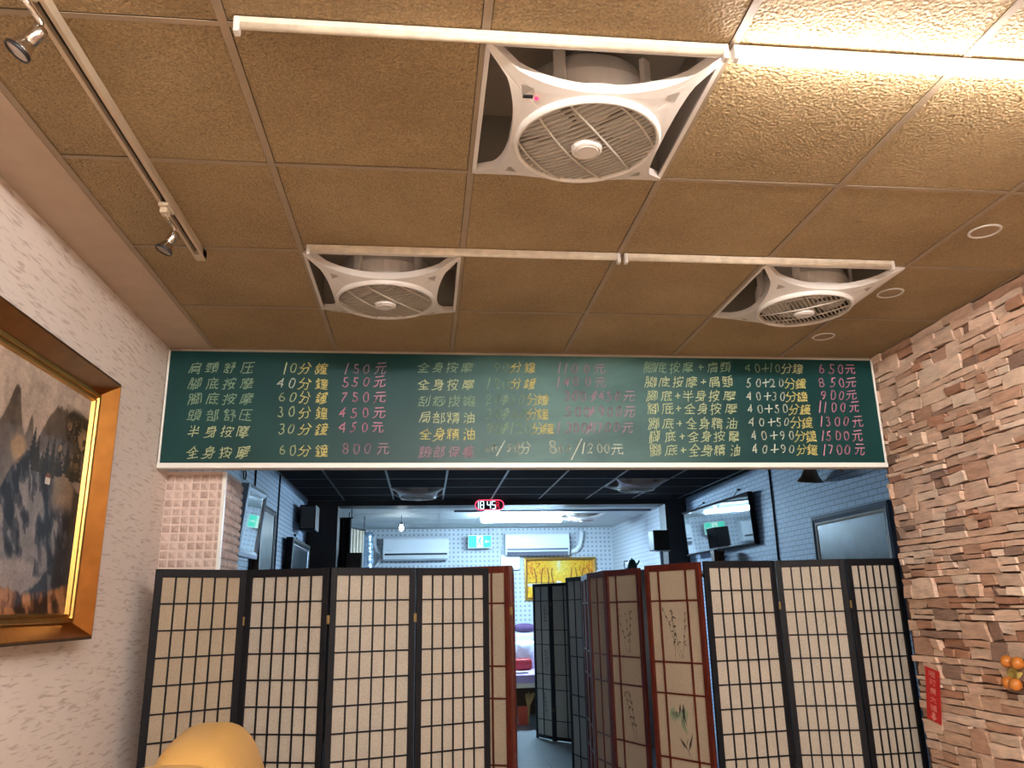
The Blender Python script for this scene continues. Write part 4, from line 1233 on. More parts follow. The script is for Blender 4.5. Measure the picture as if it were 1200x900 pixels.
# ------------------------------------------------------------------ pictures
def fbm(u, v, seed, oct=5, f0=3.0):
    rs = np.random.RandomState(seed)
    out = np.zeros_like(u)
    amp, f, tot = 1.0, f0, 0
    for _ in range(oct):
        n = int(f) + 3
        g = rs.rand(n, n)
        x, y = u * f % (n - 1), v * f % (n - 1)
        i, j = x.astype(int), y.astype(int)
        a, b = x - i, y - j
        a, b = a * a * (3 - 2 * a), b * b * (3 - 2 * b)
        out += amp * ((g[i, j] * (1 - a) + g[i + 1, j] * a) * (1 - b) + (g[i, j + 1] * (1 - a) + g[i + 1, j + 1] * a) * b)
        tot += amp
        amp *= 0.55
        f *= 2
    return out / tot


def painted(name, rgb, P, parent, thick):
    """a canvas with its own painted colours; P(u, v) -> point, rgb[nu, nv, 3] in sRGB 0..255"""
    nu, nv = rgb.shape[:2]
    c = rgb / 255.0
    c = np.where(c <= 0.04045, c / 12.92, ((c + 0.055) / 1.055) ** 2.4)
    mb = MB()
    mb.grid(P, nu, nv)
    mb.c = [tuple(float(q) for q in c[i, j]) for i in range(nu) for j in range(nv)]
    return mb.build(name, M['canvas'], parent, colors=True)


def blend(img, mask, col):
    m = np.clip(mask, 0, 1)[..., None]
    return img * (1 - m) + np.array(col, float) * m


def sstep(a, b, x):
    t = np.clip((x - a) / (b - a), 0, 1)
    return t * t * (3 - 2 * t)


def landscape():
    nu, nv = 400, 250
    U, V = np.meshgrid(np.linspace(0, 1, nu), np.linspace(0, 1, nv), indexing='ij')
    # s: 0..1 across the right-hand 0.7 m of the canvas (y 2.45 to 3.15), t: 0..1 upwards
    s = (U * 1.45 - 0.75) / 0.70
    t = V
    n1, n2, n3 = fbm(U * 2, V, 1, 6, 5), fbm(U * 2, V, 2, 6, 14), fbm(U * 2.6 + V * 0.5, V * 0.9 + U * 0.4, 3, 6, 11)
    img = np.zeros((nu, nv, 3)) + np.array([150, 136, 126.0])
    img = blend(img, sstep(0.55, 1.0, t), (172, 160, 150))
    img = blend(img, sstep(0.45, 0.1, t), (122, 116, 114))

    def ridge(base, amp, seed, f, spike=1.0):
        r = fbm(U * 1.0, V * 0 + 0.37, seed, 5, f)
        return base + amp * (np.abs(r - 0.5) * 2) ** spike
    # misty pinnacles
    pk = 0.70 + 0.16 * np.exp(-((s - 0.22) / 0.07) ** 2) + 0.08 * np.exp(-((s - 0.38) / 0.03) ** 2) + 0.19 * sstep(0.44, 0.62, s) + 0.14 * np.exp(-((s + 0.25) / 0.12) ** 2) + 0.10 * (fbm(U, V * 0 + 0.2, 9, 5, 30) - 0.5)
    m = sstep(0.012, -0.012, t - pk)
    img = blend(img, m * sstep(0.45, 0.85, t + 0.15 * n1), (92, 82, 74))
    img = blend(img, m * sstep(0.52, 0.6, n3) * sstep(0.5, 0.85, t) * 0.6, (66, 58, 54))
    pk2 = 0.60 + 0.10 * np.exp(-((s + 0.1) / 0.18) ** 2) + 0.12 * (fbm(U, V * 0 + 0.6, 12, 5, 16) - 0.5)
    img = blend(img, sstep(0.012, -0.012, t - pk2) * sstep(0.5, 0.02, s) * sstep(0.25, 0.6, t), (84, 80, 80))
    # lake haze and water streaks
    img = blend(img, sstep(0.34, 0.2, t) * sstep(0.75, 0.3, s), (134, 126, 124))
    img = blend(img, sstep(0.56, 0.62, fbm(U * 0.6, V * 5, 5, 4, 9)) * sstep(0.22, 0.1, t) * sstep(0.6, 0.3, s), (168, 160, 156))
    # the cliff
    top = 0.66 - 0.9 * (s - 0.45) ** 2 * (s < 0.45) * 3.2 - 0.12 * sstep(0.7, 1.0, s) + 0.03 * (n2 - 0.5)
    left = 0.16 + 0.12 * (0.6 - t) + 0.10 * (n1 - 0.5)
    cl = sstep(0.01, -0.01, t - top) * sstep(left - 0.02, left + 0.02, s) * sstep(0.20, 0.24, t + 0.06 * (s > 0.6))
    img = blend(img, cl, (62, 62, 68))
    img = blend(img, cl * sstep(0.52, 0.60, n3) * 0.9, (128, 124, 124))
    img = blend(img, cl * sstep(0.47, 0.40, n3) * 0.9, (26, 27, 34))
    img = blend(img, cl * sstep(0.62, 0.72, s) * sstep(0.40, 0.5, t) * sstep(0.98, 0.9, s), (126, 108, 90))
    img = blend(img, cl * sstep(0.90, 0.95, s), (52, 44, 40))
    img = blend(img, sstep(0.4, 0.15, t) * sstep(0.55, 0.75, s) * sstep(0.5, 0.6, n1) * cl, (120, 116, 116))
    # pale shrub and conifers on the top, dark hanging foliage
    img = blend(img, sstep(0.09, 0.05, np.hypot((s - 0.30), (t - 0.64) * 1.1) + 0.10 * (n2 - 0.5)), (150, 126, 98))
    rs = np.random.RandomState(4)
    for k in range(11):
        sx = 0.42 + 0.052 * k + rs.uniform(-0.012, 0.012)
        h = rs.uniform(0.10, 0.19)
        b = 0.585 + rs.uniform(-0.02, 0.03)
        rel = (t - b) / h
        wd = 0.038 * (1 - rel) * (0.7 + 0.6 * np.abs(np.sin(rel * 22 + k)))
        img = blend(img, (np.abs(s - sx) < wd) * (rel > 0) * (rel < 1) * 1.0, (40 + 6 * (k % 3), 36 + 5 * (k % 3), 30))
    fo = sstep(0.52, 0.56, n2) * sstep(0.66, 0.74, s + 0.25 * (n1 - 0.5)) * sstep(0.60, 0.68, t + 0.1 * (n1 - 0.5)) * sstep(0.93, 0.88, t)
    img = blend(img, sstep(0.70, 0.8, s + 0.2 * (n1 - 0.5)) * sstep(0.68, 0.76, t) * sstep(0.94, 0.86, t) * 0.75, (58, 50, 40))
    img = blend(img, fo, (34, 30, 24))
    img = blend(img, sstep(0.60, 0.64, n2) * sstep(0.58, 0.7, s) * sstep(0.62, 0.7, t) * sstep(0.9, 0.8, t) * 0.8, (146, 122, 92))
    # little white pavilion
    img = blend(img, (np.abs(s - 0.62) < 0.026) * (np.abs(t - 0.555) < 0.014) * 1.0, (196, 188, 180))
    img = blend(img, (np.abs(s - 0.62) < 0.034 - (t - 0.569) * 1.1) * (t > 0.567) * (t < 0.588) * 1.0, (112, 72, 58))
    # dark rocks lower right, warm rocks along the bottom
    rk = 0.06 + 0.28 * sstep(0.48, 1.0, s) + 0.10 * (n2 - 0.5)
    mk = sstep(0.012, -0.012, t - rk) * sstep(0.40, 0.46, s)
    img = blend(img, mk, (42, 44, 52))
    img = blend(img, mk * sstep(0.54, 0.6, n3), (92, 92, 98))
    wr = 0.07 + 0.05 * np.sin(s * 9) * 0.4 + 0.10 * (n1 - 0.5) + 0.02
    mw = sstep(0.01, -0.01, t - wr)
    img = blend(img, mw, (104, 70, 46))
    img = blend(img, mw * sstep(0.5, 0.58, n3), (158, 112, 76))
    img = blend(img, mw * sstep(0.47, 0.4, n3), (48, 32, 24))
    return np.clip(img * (0.80 + 0.40 * n2[..., None]) * (0.9 + 0.2 * fbm(U * 3, V * 3, 31, 4, 40))[..., None] * np.array([1.02, 0.98, 0.95]), 0, 255)


def frame_ring(mb, y0, y1, z0, z1, prof, X):
    """mitred moulding round a rectangle on an x = X wall; prof: (inset, height out of the wall)"""
    rings = [[(X + h, y0 + i, z0 + i), (X + h, y1 - i, z0 + i), (X + h, y1 - i, z1 - i), (X + h, y0 + i, z1 - i)] for i, h in prof]
    vs = [p for r in rings for p in r]
    fs = []
    for k in range(len(rings) - 1):
        for a in range(4):
            b = (a + 1) % 4
            fs.append((k * 4 + a, k * 4 + b, (k + 1) * 4 + b, (k + 1) * 4 + a))
    mb.add(vs, fs)
    return mb


py0, py1, pz0, pz1 = 1.58, 3.235, 1.362, 2.348
pic = thing('framed_painting', 'large gold framed painting of misty mountains and cliffs on the papered wall', 'painting', (XL, 2.4, 1.85))
off = (-XL, -2.4, -1.85)
frame_ring(MB(), py0, py1, pz0, pz1, [(0.0, 0.0), (0.0, 0.030), (0.004, 0.085), (0.012, 0.090)], XL).build('outer_edge', M['dark_gold'], pic, loc=off)
frame_ring(MB(), py0, py1, pz0, pz1, [(0.010, 0.089), (0.016, 0.090), (0.060, 0.040), (0.064, 0.036)], XL).build('frame', M['gold'], pic, loc=off)
frame_ring(MB(), py0, py1, pz0, pz1, [(0.064, 0.036), (0.068, 0.036), (0.070, 0.042), (0.080, 0.040), (0.083, 0.030), (0.086, 0.034), (0.094, 0.032), (0.098, 0.018)], XL).build('inner_moulding', M['gold_trim'], pic, loc=off)
cy0, cy1, cz0, cz1 = py0 + 0.096, py1 - 0.096, pz0 + 0.096, pz1 - 0.096
painted('canvas', landscape(), lambda u, v: (0.018, cy0 + (cy1 - cy0) * u - 2.4, cz0 + (cz1 - cz0) * v - 1.85), pic, 0.01)


def autumn():
    nu, nv = 170, 110
    U, V = np.meshgrid(np.linspace(0, 1, nu), np.linspace(0, 1, nv), indexing='ij')
    n1, n2 = fbm(U * 2, V, 21, 5, 8), fbm(U * 2, V, 22, 5, 26)
    img = np.zeros((nu, nv, 3)) + np.array([236, 196, 40.0])
    glow_ = np.exp(-((U - 0.5) / 0.16) ** 2)
    img = blend(img, glow_ * sstep(0.35, 0.8, V) * 0.6, (236, 226, 120))
    img = blend(img, np.exp(-((U - 0.48) / 0.025) ** 2) * sstep(0.6, 0.9, V) * 0.8, (214, 226, 200))
    side = np.clip(np.abs(U - 0.5) * 2.2 - 0.15, 0, 1)
    img = blend(img, sstep(0.50, 0.6, n2) * side * sstep(0.42, 0.6, V), (196, 112, 20))
    img = blend(img, sstep(0.62, 0.66, n2) * side * sstep(0.42, 0.6, V), (120, 70, 16))
    img = blend(img, sstep(0.55, 0.65, n1) * side * sstep(0.5, 0.7, V) * 0.5, (214, 90, 24))
    for sx in (0.12, 0.22, 0.31, 0.38, 0.66, 0.74, 0.84, 0.93):
        lean = 0.012 * np.sin(V * 9 + sx * 30)
        img = blend(img, (np.abs(U - sx - lean) < 0.011 * (1.5 - V)) * (V > 0.3) * (V < 0.8) * 1.0, (150, 96, 30))
    img = blend(img, (np.abs(V - 0.40) < 0.012) * (U < 0.45) * (n2 > 0.4) * 1.0, (70, 52, 20))
    img = blend(img, (V > 0.30) * (V < 0.375) * (U < 0.4) * 1.0, (206, 214, 226))
    img = blend(img, (np.abs(U - 0.47) < 0.035) * (V > 0.35) * (V < 0.44) * 1.0, (226, 226, 214))
    img = blend(img, (V < 0.3) * sstep(0.48, 0.58, n1), (206, 140, 24))
    return np.clip(img * np.array([0.86, 0.80, 0.8]) * (0.8 + 0.4 * n2[..., None]), 0, 255)


ax0, az1 = on_y(614, 655, Y_END - 0.02)[0], on_y(640, 653.5, Y_END - 0.02)[2]
ax1, az0 = on_y(698, 655, Y_END - 0.02)[0], on_y(616, 704, Y_END - 0.02)[2]
ap = thing('framed_painting', 'bright yellow autumn tree painting on the far white wall', 'painting', ((ax0 + ax1) / 2, Y_END, (az0 + az1) / 2))
hw, hh = (ax1 - ax0) / 2, (az1 - az0) / 2
fr = MB()
prof = [(0.0, 0.0), (0.0, 0.04), (0.03, 0.05), (0.05, 0.035), (0.055, 0.02)]
rings = [[(-hw + i, -h, -hh + i), (hw - i, -h, -hh + i), (hw - i, -h, hh - i), (-hw + i, -h, hh - i)] for i, h in prof]
fr.add([p for r in rings for p in r], [(k * 4 + a, k * 4 + (a + 1) % 4, k * 4 + 4 + (a + 1) % 4, k * 4 + 4 + a) for k in range(len(rings) - 1) for a in range(4)])
fr.build('frame', M['gold_trim'], ap)
painted('canvas', autumn(), lambda u, v: (-hw + 0.053 + (2 * hw - 0.106) * u, -0.02, -hh + 0.053 + (2 * hh - 0.106) * v), ap, 0.01)


def hung(label, side, yc, zc, w, h, lean, turn, fw, depth, frame_m, glass_m, strip=None, inset=0.01, hooks=()):
    """a framed picture on a side wall of the middle room; side -1 left wall, +1 right wall"""
    X = ML if side < 0 else MR
    root = thing('framed_picture', label, 'picture', (X - side * 0.004, yc, zc), 0, 'framed pictures in the middle room')
    n = -side
    R = Matrix.Rotation(turn, 4, 'Z') @ Matrix.Rotation(n * lean, 4, 'Y')

    def T_(p):
        q = R @ Vector(p)
        return (q.x, q.y, q.z)
    o0 = (h / 2) * math.sin(lean) + (w / 2) * abs(math.sin(turn)) + 0.002

    def ring(prof):
        mb = MB()
        rings = [[(-w / 2 + i, -h / 2 + i), (w / 2 - i, -h / 2 + i), (w / 2 - i, h / 2 - i), (-w / 2 + i, h / 2 - i)] for i, _ in prof]
        vs = [T_((n * (o0 + prof[k][1]), p[0], p[1])) for k in range(len(prof)) for p in rings[k]]
        mb.add(vs, [(k * 4 + a, k * 4 + (a + 1) % 4, k * 4 + 4 + (a + 1) % 4, k * 4 + 4 + a) for k in range(len(prof) - 1) for a in range(4)])
        return mb
    ring([(0, 0), (0, depth), (fw * 0.5, depth + 0.006), (fw, depth - 0.004), (fw, depth - inset)]).build('frame', frame_m, root)
    if strip:
        ring([(fw, depth - 0.004), (fw + 0.012, depth - 0.002), (fw + 0.024, depth - 0.008), (fw + 0.026, depth - inset)]).build('slip', strip, root)
    a, b = w / 2 - fw * 0.6, h / 2 - fw * 0.6
    d = depth - inset
    mb = MB()
    vs = [T_((n * (o0 + q), y, z)) for q in (0.001, d) for y, z in ((-a, -b), (a, -b), (a, b), (-a, b))]
    mb.add(vs, [(0, 1, 2, 3), (4, 5, 6, 7), (0, 1, 5, 4), (1, 2, 6, 5), (2, 3, 7, 6), (3, 0, 4, 7)])
    mb.build('glazed_print', glass_m, root)
    for y in hooks:
        q = T_((n * (o0 + depth * 0.5), y, h / 2))
        MB().tube([q, (n * 0.004, y, h / 2 + 0.07)], 0.004, 6).lathe([(0.0, -0.012), (0.012, -0.012), (0.012, 0.012), (0.0, 0.012)], 10, (n * 0.008, y, h / 2 + 0.07), axis='X').build('hanger', M['dark'], root)
    return root


hung('wide black framed picture with glass reflecting the tube, on the right blue-lit wall', 1, 8.76, 2.28, 1.92, 0.53, 0.05, 0.045, 0.022, 0.045, M['black_frame'], M['mirror'], hooks=(-0.55, 0.55))
hung('large dark framed picture at the right, close to the stone wall', 1, 5.98, 1.70, 1.18, 0.88, 0.0, 0.0, 0.055, 0.05, plain('slate blue frame', srgb(64, 70, 84), 0.5), M['dark_glass'], strip=M['rail'])
hung('silver framed picture reflecting a green sign, on the left blue-lit wall', -1, 6.26, 2.12, 0.56, 0.52, 0.10, -0.045, 0.05, 0.10, M['silver'], M['mirror'])
hung('brown framed picture just behind the silver framed one', -1, 7.28, 1.93, 0.66, 0.82, 0.0, 0.0, 0.045, 0.06, M['dark_gold'], M['dark_glass'])
p3 = hung('small dark framed picture hanging from a cord before the dark post', -1, 9.1, 1.88, 1.25, 0.62, 0.03, 0.0, 0.06, 0.07, M['black_frame'], M['dark_glass'], strip=M['silver'], hooks=(0.0,))


# ------------------------------------------------------------------ stone wall details
WX = XR - 0.010
sk = thing('sticker', 'narrow red sticker with pale characters and a down arrow on the stone wall', 'sticker', (WX, 3.892, 0.997))
mb = MB()
tl = math.atan2(0.045, 0.24)


def S(u, v, dx=0.0):
    """u right (towards the viewer is right), v up, on the tilted sticker"""
    y = -(u * math.cos(tl) + v * math.sin(tl)) * 1.0
    zz = v * math.cos(tl) - u * math.sin(tl)
    return (-dx, y, zz)


hw, hh = 0.055, 0.125
mb.add([S(-hw, -hh, 0), S(hw, -hh, 0), S(hw, hh, 0), S(-hw, hh, 0), S(-hw, -hh, .002), S(hw, -hh, .002), S(hw, hh, .002), S(-hw, hh, .002)], [(0, 1, 2, 3), (7, 6, 5, 4), (0, 4, 5, 1), (1, 5, 6, 2), (2, 6, 7, 3), (3, 7, 4, 0)])
mb.build('backing', M['sticker'], sk)
tx = MB()
e_u = Vector(S(1, 0)) - Vector(S(0, 0))
e_v = Vector(S(0, 1)) - Vector(S(0, 0))
rn = random.Random(5)
for k, ch in enumerate('唯可廣大福'):
    write(tx, ch, S(0, 0.099 - 0.040 * k, 0.0024), e_u * 1.7, e_v, (-1, 0, 0), 0.034, 0.0034, rn, 0.0, 0.3)
tx.add([S(a, b, 0.003) for a, b in ((-0.012, -0.082), (0.012, -0.082), (0.012, -0.102), (0.026, -0.102), (0, -0.121), (-0.026, -0.102), (-0.012, -0.102))], [(0, 1, 2, 3, 4, 5, 6)])
tx.build('print', M['sticker_ink'], sk)

for (pa, pb, lab, lf) in (((1180.5, 775), (1193, 777), 'pair of orange round knobs on the stone wall, the upper pair', False), ((1182, 800), (1190.5, 802), 'pair of orange round knobs with a yellowish leaf under the upper knobs', True)):
    A, B = on_x(pa[0], pa[1], XR - 0.045), on_x(pb[0], pb[1], XR - 0.045)
    r = thing('wall_hook', lab, 'hook', (XR - 0.02, (A[1] + B[1]) / 2, (A[2] + B[2]) / 2), 0, 'orange knobs on the stone wall')
    ro = Vector(r.location)
    MB().box(-0.002, 0.02, A[1] - ro.y + 0.015, B[1] - ro.y - 0.015, -0.012, 0.012).build('base_plate', M['brown_wood'], r, bevel=0.003)
    for q in (A, B):
        c = Vector(q) - ro
        MB().lathe([(0.0, -0.028), (0.012, -0.026), (0.022, -0.016), (0.0255, -0.002), (0.022, 0.011), (0.011, 0.018), (0.006, 0.03), (0.006, 0.045)], 20, c, axis='X').build('knob', M['orange'], r, smooth=True)
    if lf:
        c = (Vector(A) + Vector(B)) / 2 - ro
        for k in range(4):
            a = 0.5 + k * 0.6
            MB().grid(lambda u, v: (c.x + 0.02 - 0.012 * math.sin(v * PI), c.y - math.cos(a) * v * 0.055 + math.sin(a) * (u - 0.5) * 0.03 * math.sin(v * PI), c.z + 0.02 + math.sin(a) * v * 0.05 + math.cos(a) * (u - 0.5) * 0.03 * math.sin(v * PI)), 5, 8).build('leaf', M['yellow_leaf'], r, smooth=True)

# ------------------------------------------------------------------ tan leather massage chair against the papered wall
ch = thing('massage_chair', 'tan leather massage chair in front of the left black screen', 'chair', (-0.435, 2.28, 0), 0.04)


def lean(p):
    return (p[0] - 0.16 * p[2], p[1] * (1 - 0.12 * max(0, p[2] / 0.40) ** 2), p[2] + 0.07 * p[1])


MB().superbox((-0.06, 0.0, 0.750), (0.125, 0.345, 0.41), 0.58, 40, 30, lean).build('backrest', M['leather'], ch, smooth=True)
MB().superbox((0.085, 0.0, 0.80), (0.055, 0.27, 0.16), 0.55, 30, 20, lambda p: (p[0] - 0.16 * p[2], p[1], p[2])).build('headrest_pillow', M['leather'], ch, smooth=True)
MB().superbox((-0.10, -0.34, 0.945), (0.13, 0.11, 0.185), 0.6, 28, 20, lean).build('side_bolster', M['leather'], ch, smooth=True)
wr_ = MB()
for k in range(7):
    a = 0.5 + k * 0.22
    wr_.tube([(0.02 + 0.02 * k - 0.08, -0.27 + 0.012 * k, 1.118 - 0.004 * k), (0.0 + 0.02 * k - 0.10, -0.31 + 0.012 * k, 1.108 - 0.004 * k)], 0.004, 6)
wr_.build('stitching', M['leather'], ch)
MB().superbox((0.30, 0, 0.42), (0.34, 0.27, 0.10), 0.4, 30, 16).build('seat', M['leather'], ch, smooth=True)
for s in (-1, 1):
    MB().superbox((0.25, s * 0.34, 0.50), (0.36, 0.07, 0.17), 0.4, 28, 16).build('armrest', M['leather'], ch, smooth=True)
MB().superbox((0.72, 0, 0.30), (0.10, 0.24, 0.20), 0.45, 24, 14).build('footrest', M['leather'], ch, smooth=True)
MB().superbox((0.20, 0, 0.165), (0.42, 0.30, 0.165), 0.25, 28, 14).build('base', M['leather_brown'], ch, smooth=True)

# ------------------------------------------------------------------ the middle room's fittings
sc = thing('wall_sconce', 'bronze wall lamp with a bell shade on the right blue-lit wall', 'lamp', (MR, 5.98, 2.57))
MB().lathe([(0.0, -0.03), (0.05, -0.028), (0.07, -0.012), (0.075, -0.001)], 24, axis='X').build('wall_plate', M['bronze'], sc, smooth=True)
MB().tube([(-0.03, 0.0, 0), (-0.08, 0.10, 0.05), (-0.11, 0.22, 0.08), (-0.12, 0.33, 0.03), (-0.12, 0.36, -0.01)], 0.010, 8).build('arm', M['bronze'], sc, smooth=True)
Mx = Matrix.Rotation(0.22, 3, 'X')
MB().lathe([(0.018, 0.0), (0.045, -0.01), (0.056, -0.06), (0.074, -0.11), (0.105, -0.15), (0.112, -0.156), (0.104, -0.148), (0.068, -0.108), (0.05, -0.06), (0.012, -0.012)], 28, (-0.12, 0.36, 0.0), M=Mx).build('bell_shade', M['bronze'], sc, smooth=True)
MB().lathe([(0.0, -0.15), (0.008, -0.135), (0.020, -0.115), (0.012, -0.095), (0.024, -0.075), (0.010, -0.05), (0.014, -0.03), (0.0, -0.02)], 14, (-0.06, -0.04, 0)).tube([(-0.03, -0.02, 0.02), (-0.05, -0.09, -0.03), (-0.05, -0.13, -0.06), (-0.05, -0.10, -0.075), (-0.05, -0.06, -0.05)], 0.007, 7).tube([(-0.03, 0.03, 0.0), (-0.05, 0.08, -0.06), (-0.05, 0.05, -0.09)], 0.006, 7).build('scroll_finial', M['bronze'], sc, smooth=True)


def cable(label, pts, r=0.008, mat='dark', name='cable', cat='cable', group=None):
    p0 = Vector(pts[0])
    o = MB().tube([Vector(p) - p0 for p in pts], r, 6).build(name, M[mat], smooth=True)
    o.location = p0
    return tag(o, label, cat, group)


cg = 'cables down the middle room walls'
cable('black cable down the right blue-lit wall between the two pictures', [(MR - 0.008, 7.40, 2.758), (MR - 0.008, 7.40, 2.3), (MR - 0.008, 7.405, 1.4)], group=cg)
cable('black cable down the left blue-lit wall above the brown framed picture', [(ML + 0.008, 6.88, 2.758), (ML + 0.008, 6.88, 2.40), (ML + 0.008, 6.88, 1.6)], group=cg)
cable('black cable on the left wall nearer the dark post', [(ML + 0.008, 8.02, 2.758), (ML + 0.008, 8.02, 2.3), (ML + 0.008, 8.0, 1.6)], group=cg)
pts = []
for k in range(16):
    a = 1.2 + k * 0.42
    rr = 0.055 - 0.0015 * k
    pts.append((ML + 0.02, 6.42 + rr * math.cos(a), 2.50 + rr * math.sin(a)))
cable('dark iron scroll hook high on the left blue-lit wall', pts, 0.006, name='scroll_hook', cat='hook')

sp = thing('wall_speaker', 'black loudspeaker on the left wall beside the dark post', 'speaker', (ML + 0.12, 9.30, 2.46))
MB().box(-0.08, 0.10, -0.16, 0.14, -0.14, 0.14).build('cabinet', M['dark'], sp, bevel=0.006)
MB().box(-0.06, 0.085, -0.168, -0.1605, -0.12, 0.12).build('grille', M['cabinet'], sp)
MB().box(-0.118, -0.081, -0.03, 0.03, -0.04, 0.04).build('bracket', M['dark'], sp)

q0, q1 = on_y(763, 622, 9.55), on_y(783, 645, 9.55)
ss = thing('speaker_stand', 'grey speaker stand before the right dark post', 'stand', ((q0[0] + q1[0]) / 2 + 0.02, 9.58, 0))
MB().tube([(0, 0, 0.05), (0, 0, q1[2] - 0.012)], 0.022, 10).build('pole', M['silver'], ss, smooth=True)
MB().box(-0.09, 0.09, -0.09, 0.09, q1[2] - 0.012, q1[2] - 0.001).build('top_plate', M['silver'], ss)
for a in (0.3, 2.4, 4.5):
    MB().bar((0, 0, 0.35), (0.28 * math.cos(a), 0.28 * math.sin(a), 0.012), 0.02, 0.02).build('leg', M['silver'], ss)
s2 = thing('loudspeaker', 'black loudspeaker on the grey stand by the right dark post', 'speaker', ((q0[0] + q1[0]) / 2, 9.58, q1[2]))
hx = (q1[0] - q0[0]) / 2
MB().box(-hx, hx, -0.11, 0.11, 0, q0[2] - q1[2]).build('cabinet', M['dark'], s2, bevel=0.008)
MB().box(-hx + 0.012, hx - 0.012, -0.117, -0.1105, 0.012, q0[2] - q1[2] - 0.012).build('grille', M['groove'], s2)

# wall shelf with a box and a cup, under the wide picture
sh = thing('wall_shelf', 'dark wall shelf hidden behind the right screen under the wide picture', 'shelf', (MR, 8.5, 1.80))
MB().box(-0.28, -0.002, -0.7, 0.7, -0.03, 0).build('board', M['dark_wood'], sh)
for s in (-0.5, 0.5):
    MB().prism([(-0.24, -0.03), (-0.004, -0.03), (-0.004, -0.24), (-0.03, -0.24)], s - 0.012, s + 0.012, 'Y').build('bracket', M['dark_wood'], sh)
b = on_y(840.5, 645, 8.55)
t = thing('box', 'small dark box standing under the wide right picture', 'box', (b[0], 8.55, 1.80))
hb_ = b[2] - 1.80
MB().box(-0.057, 0.057, -0.05, 0.05, 0, hb_).build('body', M['brown_wood'], t, bevel=0.004)
MB().box(-0.061, 0.061, -0.054, 0.054, hb_ - 0.03, hb_).build('lid', M['dark_wood'], t, bevel=0.003)
b = on_y(856, 648, 8.75)
t = thing('cup', 'small dark cup beside the box under the wide picture', 'cup', (b[0], 8.75, 1.80))
hb_ = b[2] - 1.80
MB().lathe([(0.0, 0.0), (0.035, 0.0), (0.042, hb_ * 0.4), (0.05, hb_), (0.046, hb_), (0.038, hb_ * 0.4), (0.0, 0.01)], 20).build('bowl', M['dark'], t, smooth=True)
MB().tube([(-0.044, 0, hb_ * 0.85), (-0.075, 0, hb_ * 0.75), (-0.075, 0, hb_ * 0.4), (-0.042, 0, hb_ * 0.3)], 0.006, 6).build('handle', M['dark'], t, smooth=True)

# kettle on a tall cabinet
K = on_y(741, 667, 8.9)
kc = thing('storage_cabinet', 'tall grey cabinet behind the rosewood screens carrying the kettle', 'cabinet', (K[0] - 0.02, 9.0, 0))
kz = K[2] - 0.01
MB().box(-0.35, 0.35, -0.2, 0.2, 0.04, kz).box(-0.33, 0.33, -0.17, 0.18, 0, 0.04).build('body', M['cabinet'], kc, bevel=0.004)
for s in (-1, 1):
    d = MB().box(min(s * 0.005, s * 0.34), max(s * 0.005, s * 0.34), -0.216, -0.201, 0.06, kz - 0.02).build('door', M['cabinet'], kc, bevel=0.003)
    MB().box(s * 0.03 - 0.006, s * 0.03 + 0.006, -0.232, -0.2165, 0.85, 0.97).build('handle', M['silver'], d)
kt = thing('kettle', 'small dark green kettle above the rosewood screens', 'kettle', (K[0], 8.9, kz))
MB().lathe([(0.0, 0.0), (0.05, 0.0), (0.056, 0.02), (0.052, 0.07), (0.034, 0.10), (0.03, 0.105), (0.0, 0.107)], 22).build('body', M['green'], kt, smooth=True)
MB().lathe([(0.036, 0.102), (0.03, 0.112), (0.008, 0.116), (0.009, 0.13), (0.0, 0.133)], 16).build('lid', M['green'], kt, smooth=True)
MB().tube([(0.045, 0, 0.05), (0.07, 0, 0.075), (0.085, 0, 0.105)], [0.012, 0.009, 0.007], 8).build('spout', M['green'], kt, smooth=True)
MB().tube([(-0.045, 0, 0.095), (-0.085, 0, 0.10), (-0.09, 0, 0.06), (-0.085, 0, 0.02), (-0.052, 0, 0.02)], 0.006, 7).build('handle', M['green'], kt, smooth=True)

# LED clock hung on the beam
c0, c1 = on_y(556.5, 585.5, 9.96), on_y(591, 597.5, 9.96)
lc = thing('led_clock', 'red ringed LED clock reading 18 45 hung under the dark beam', 'clock', ((c0[0] + c1[0]) / 2, 9.97, (on_y(574, 585.5, 9.96)[2] + on_y(574, 598, 9.96)[2]) / 2))
W2 = (c1[0] - c0[0]) / 2
H2 = (on_y(574, 585.5, 9.96)[2] - on_y(574, 598, 9.96)[2]) / 2


def pill(w, h, n=14):
    r = h
    P = [(w - r + r * math.cos(a), r * math.sin(a)) for a in [(-PI / 2 + PI * k / n) for k in range(n + 1)]]
    return P + [(-x, -y) for x, y in P]


MB().prism(pill(W2, H2), -0.005, 0.028, 'Y').build('case', M['dark'], lc)
ring = [(x, -0.007, y) for x, y in pill(W2 - 0.006, H2 - 0.006)]
MB().tube(ring, 0.006, 6, closed=True).build('red_ring', M['led_red'], lc, smooth=True)
SEG = {'1': 'bc', '8': 'abcdefg', '4': 'fgbc', '5': 'afgcd'}
dg = MB()
dw, dh, tk = 0.040, 0.092, 0.010


def digit(ch, x):
    for s in SEG[ch]:
        r = {'a': (0, 1, dh / 2), 'g': (0, 1, 0), 'd': (0, 1, -dh / 2)}.get(s)
        if r:
            dg.box(x - dw / 2, x + dw / 2, -0.010, -0.0055, r[2] - tk / 2, r[2] + tk / 2)
        else:
            xx = x + (dw / 2 if s in 'bc' else -dw / 2)
            zz = dh / 4 if s in 'bf' else -dh / 4
            dg.box(xx - tk / 2, xx + tk / 2, -0.010, -0.0055, zz - dh / 4, zz + dh / 4)


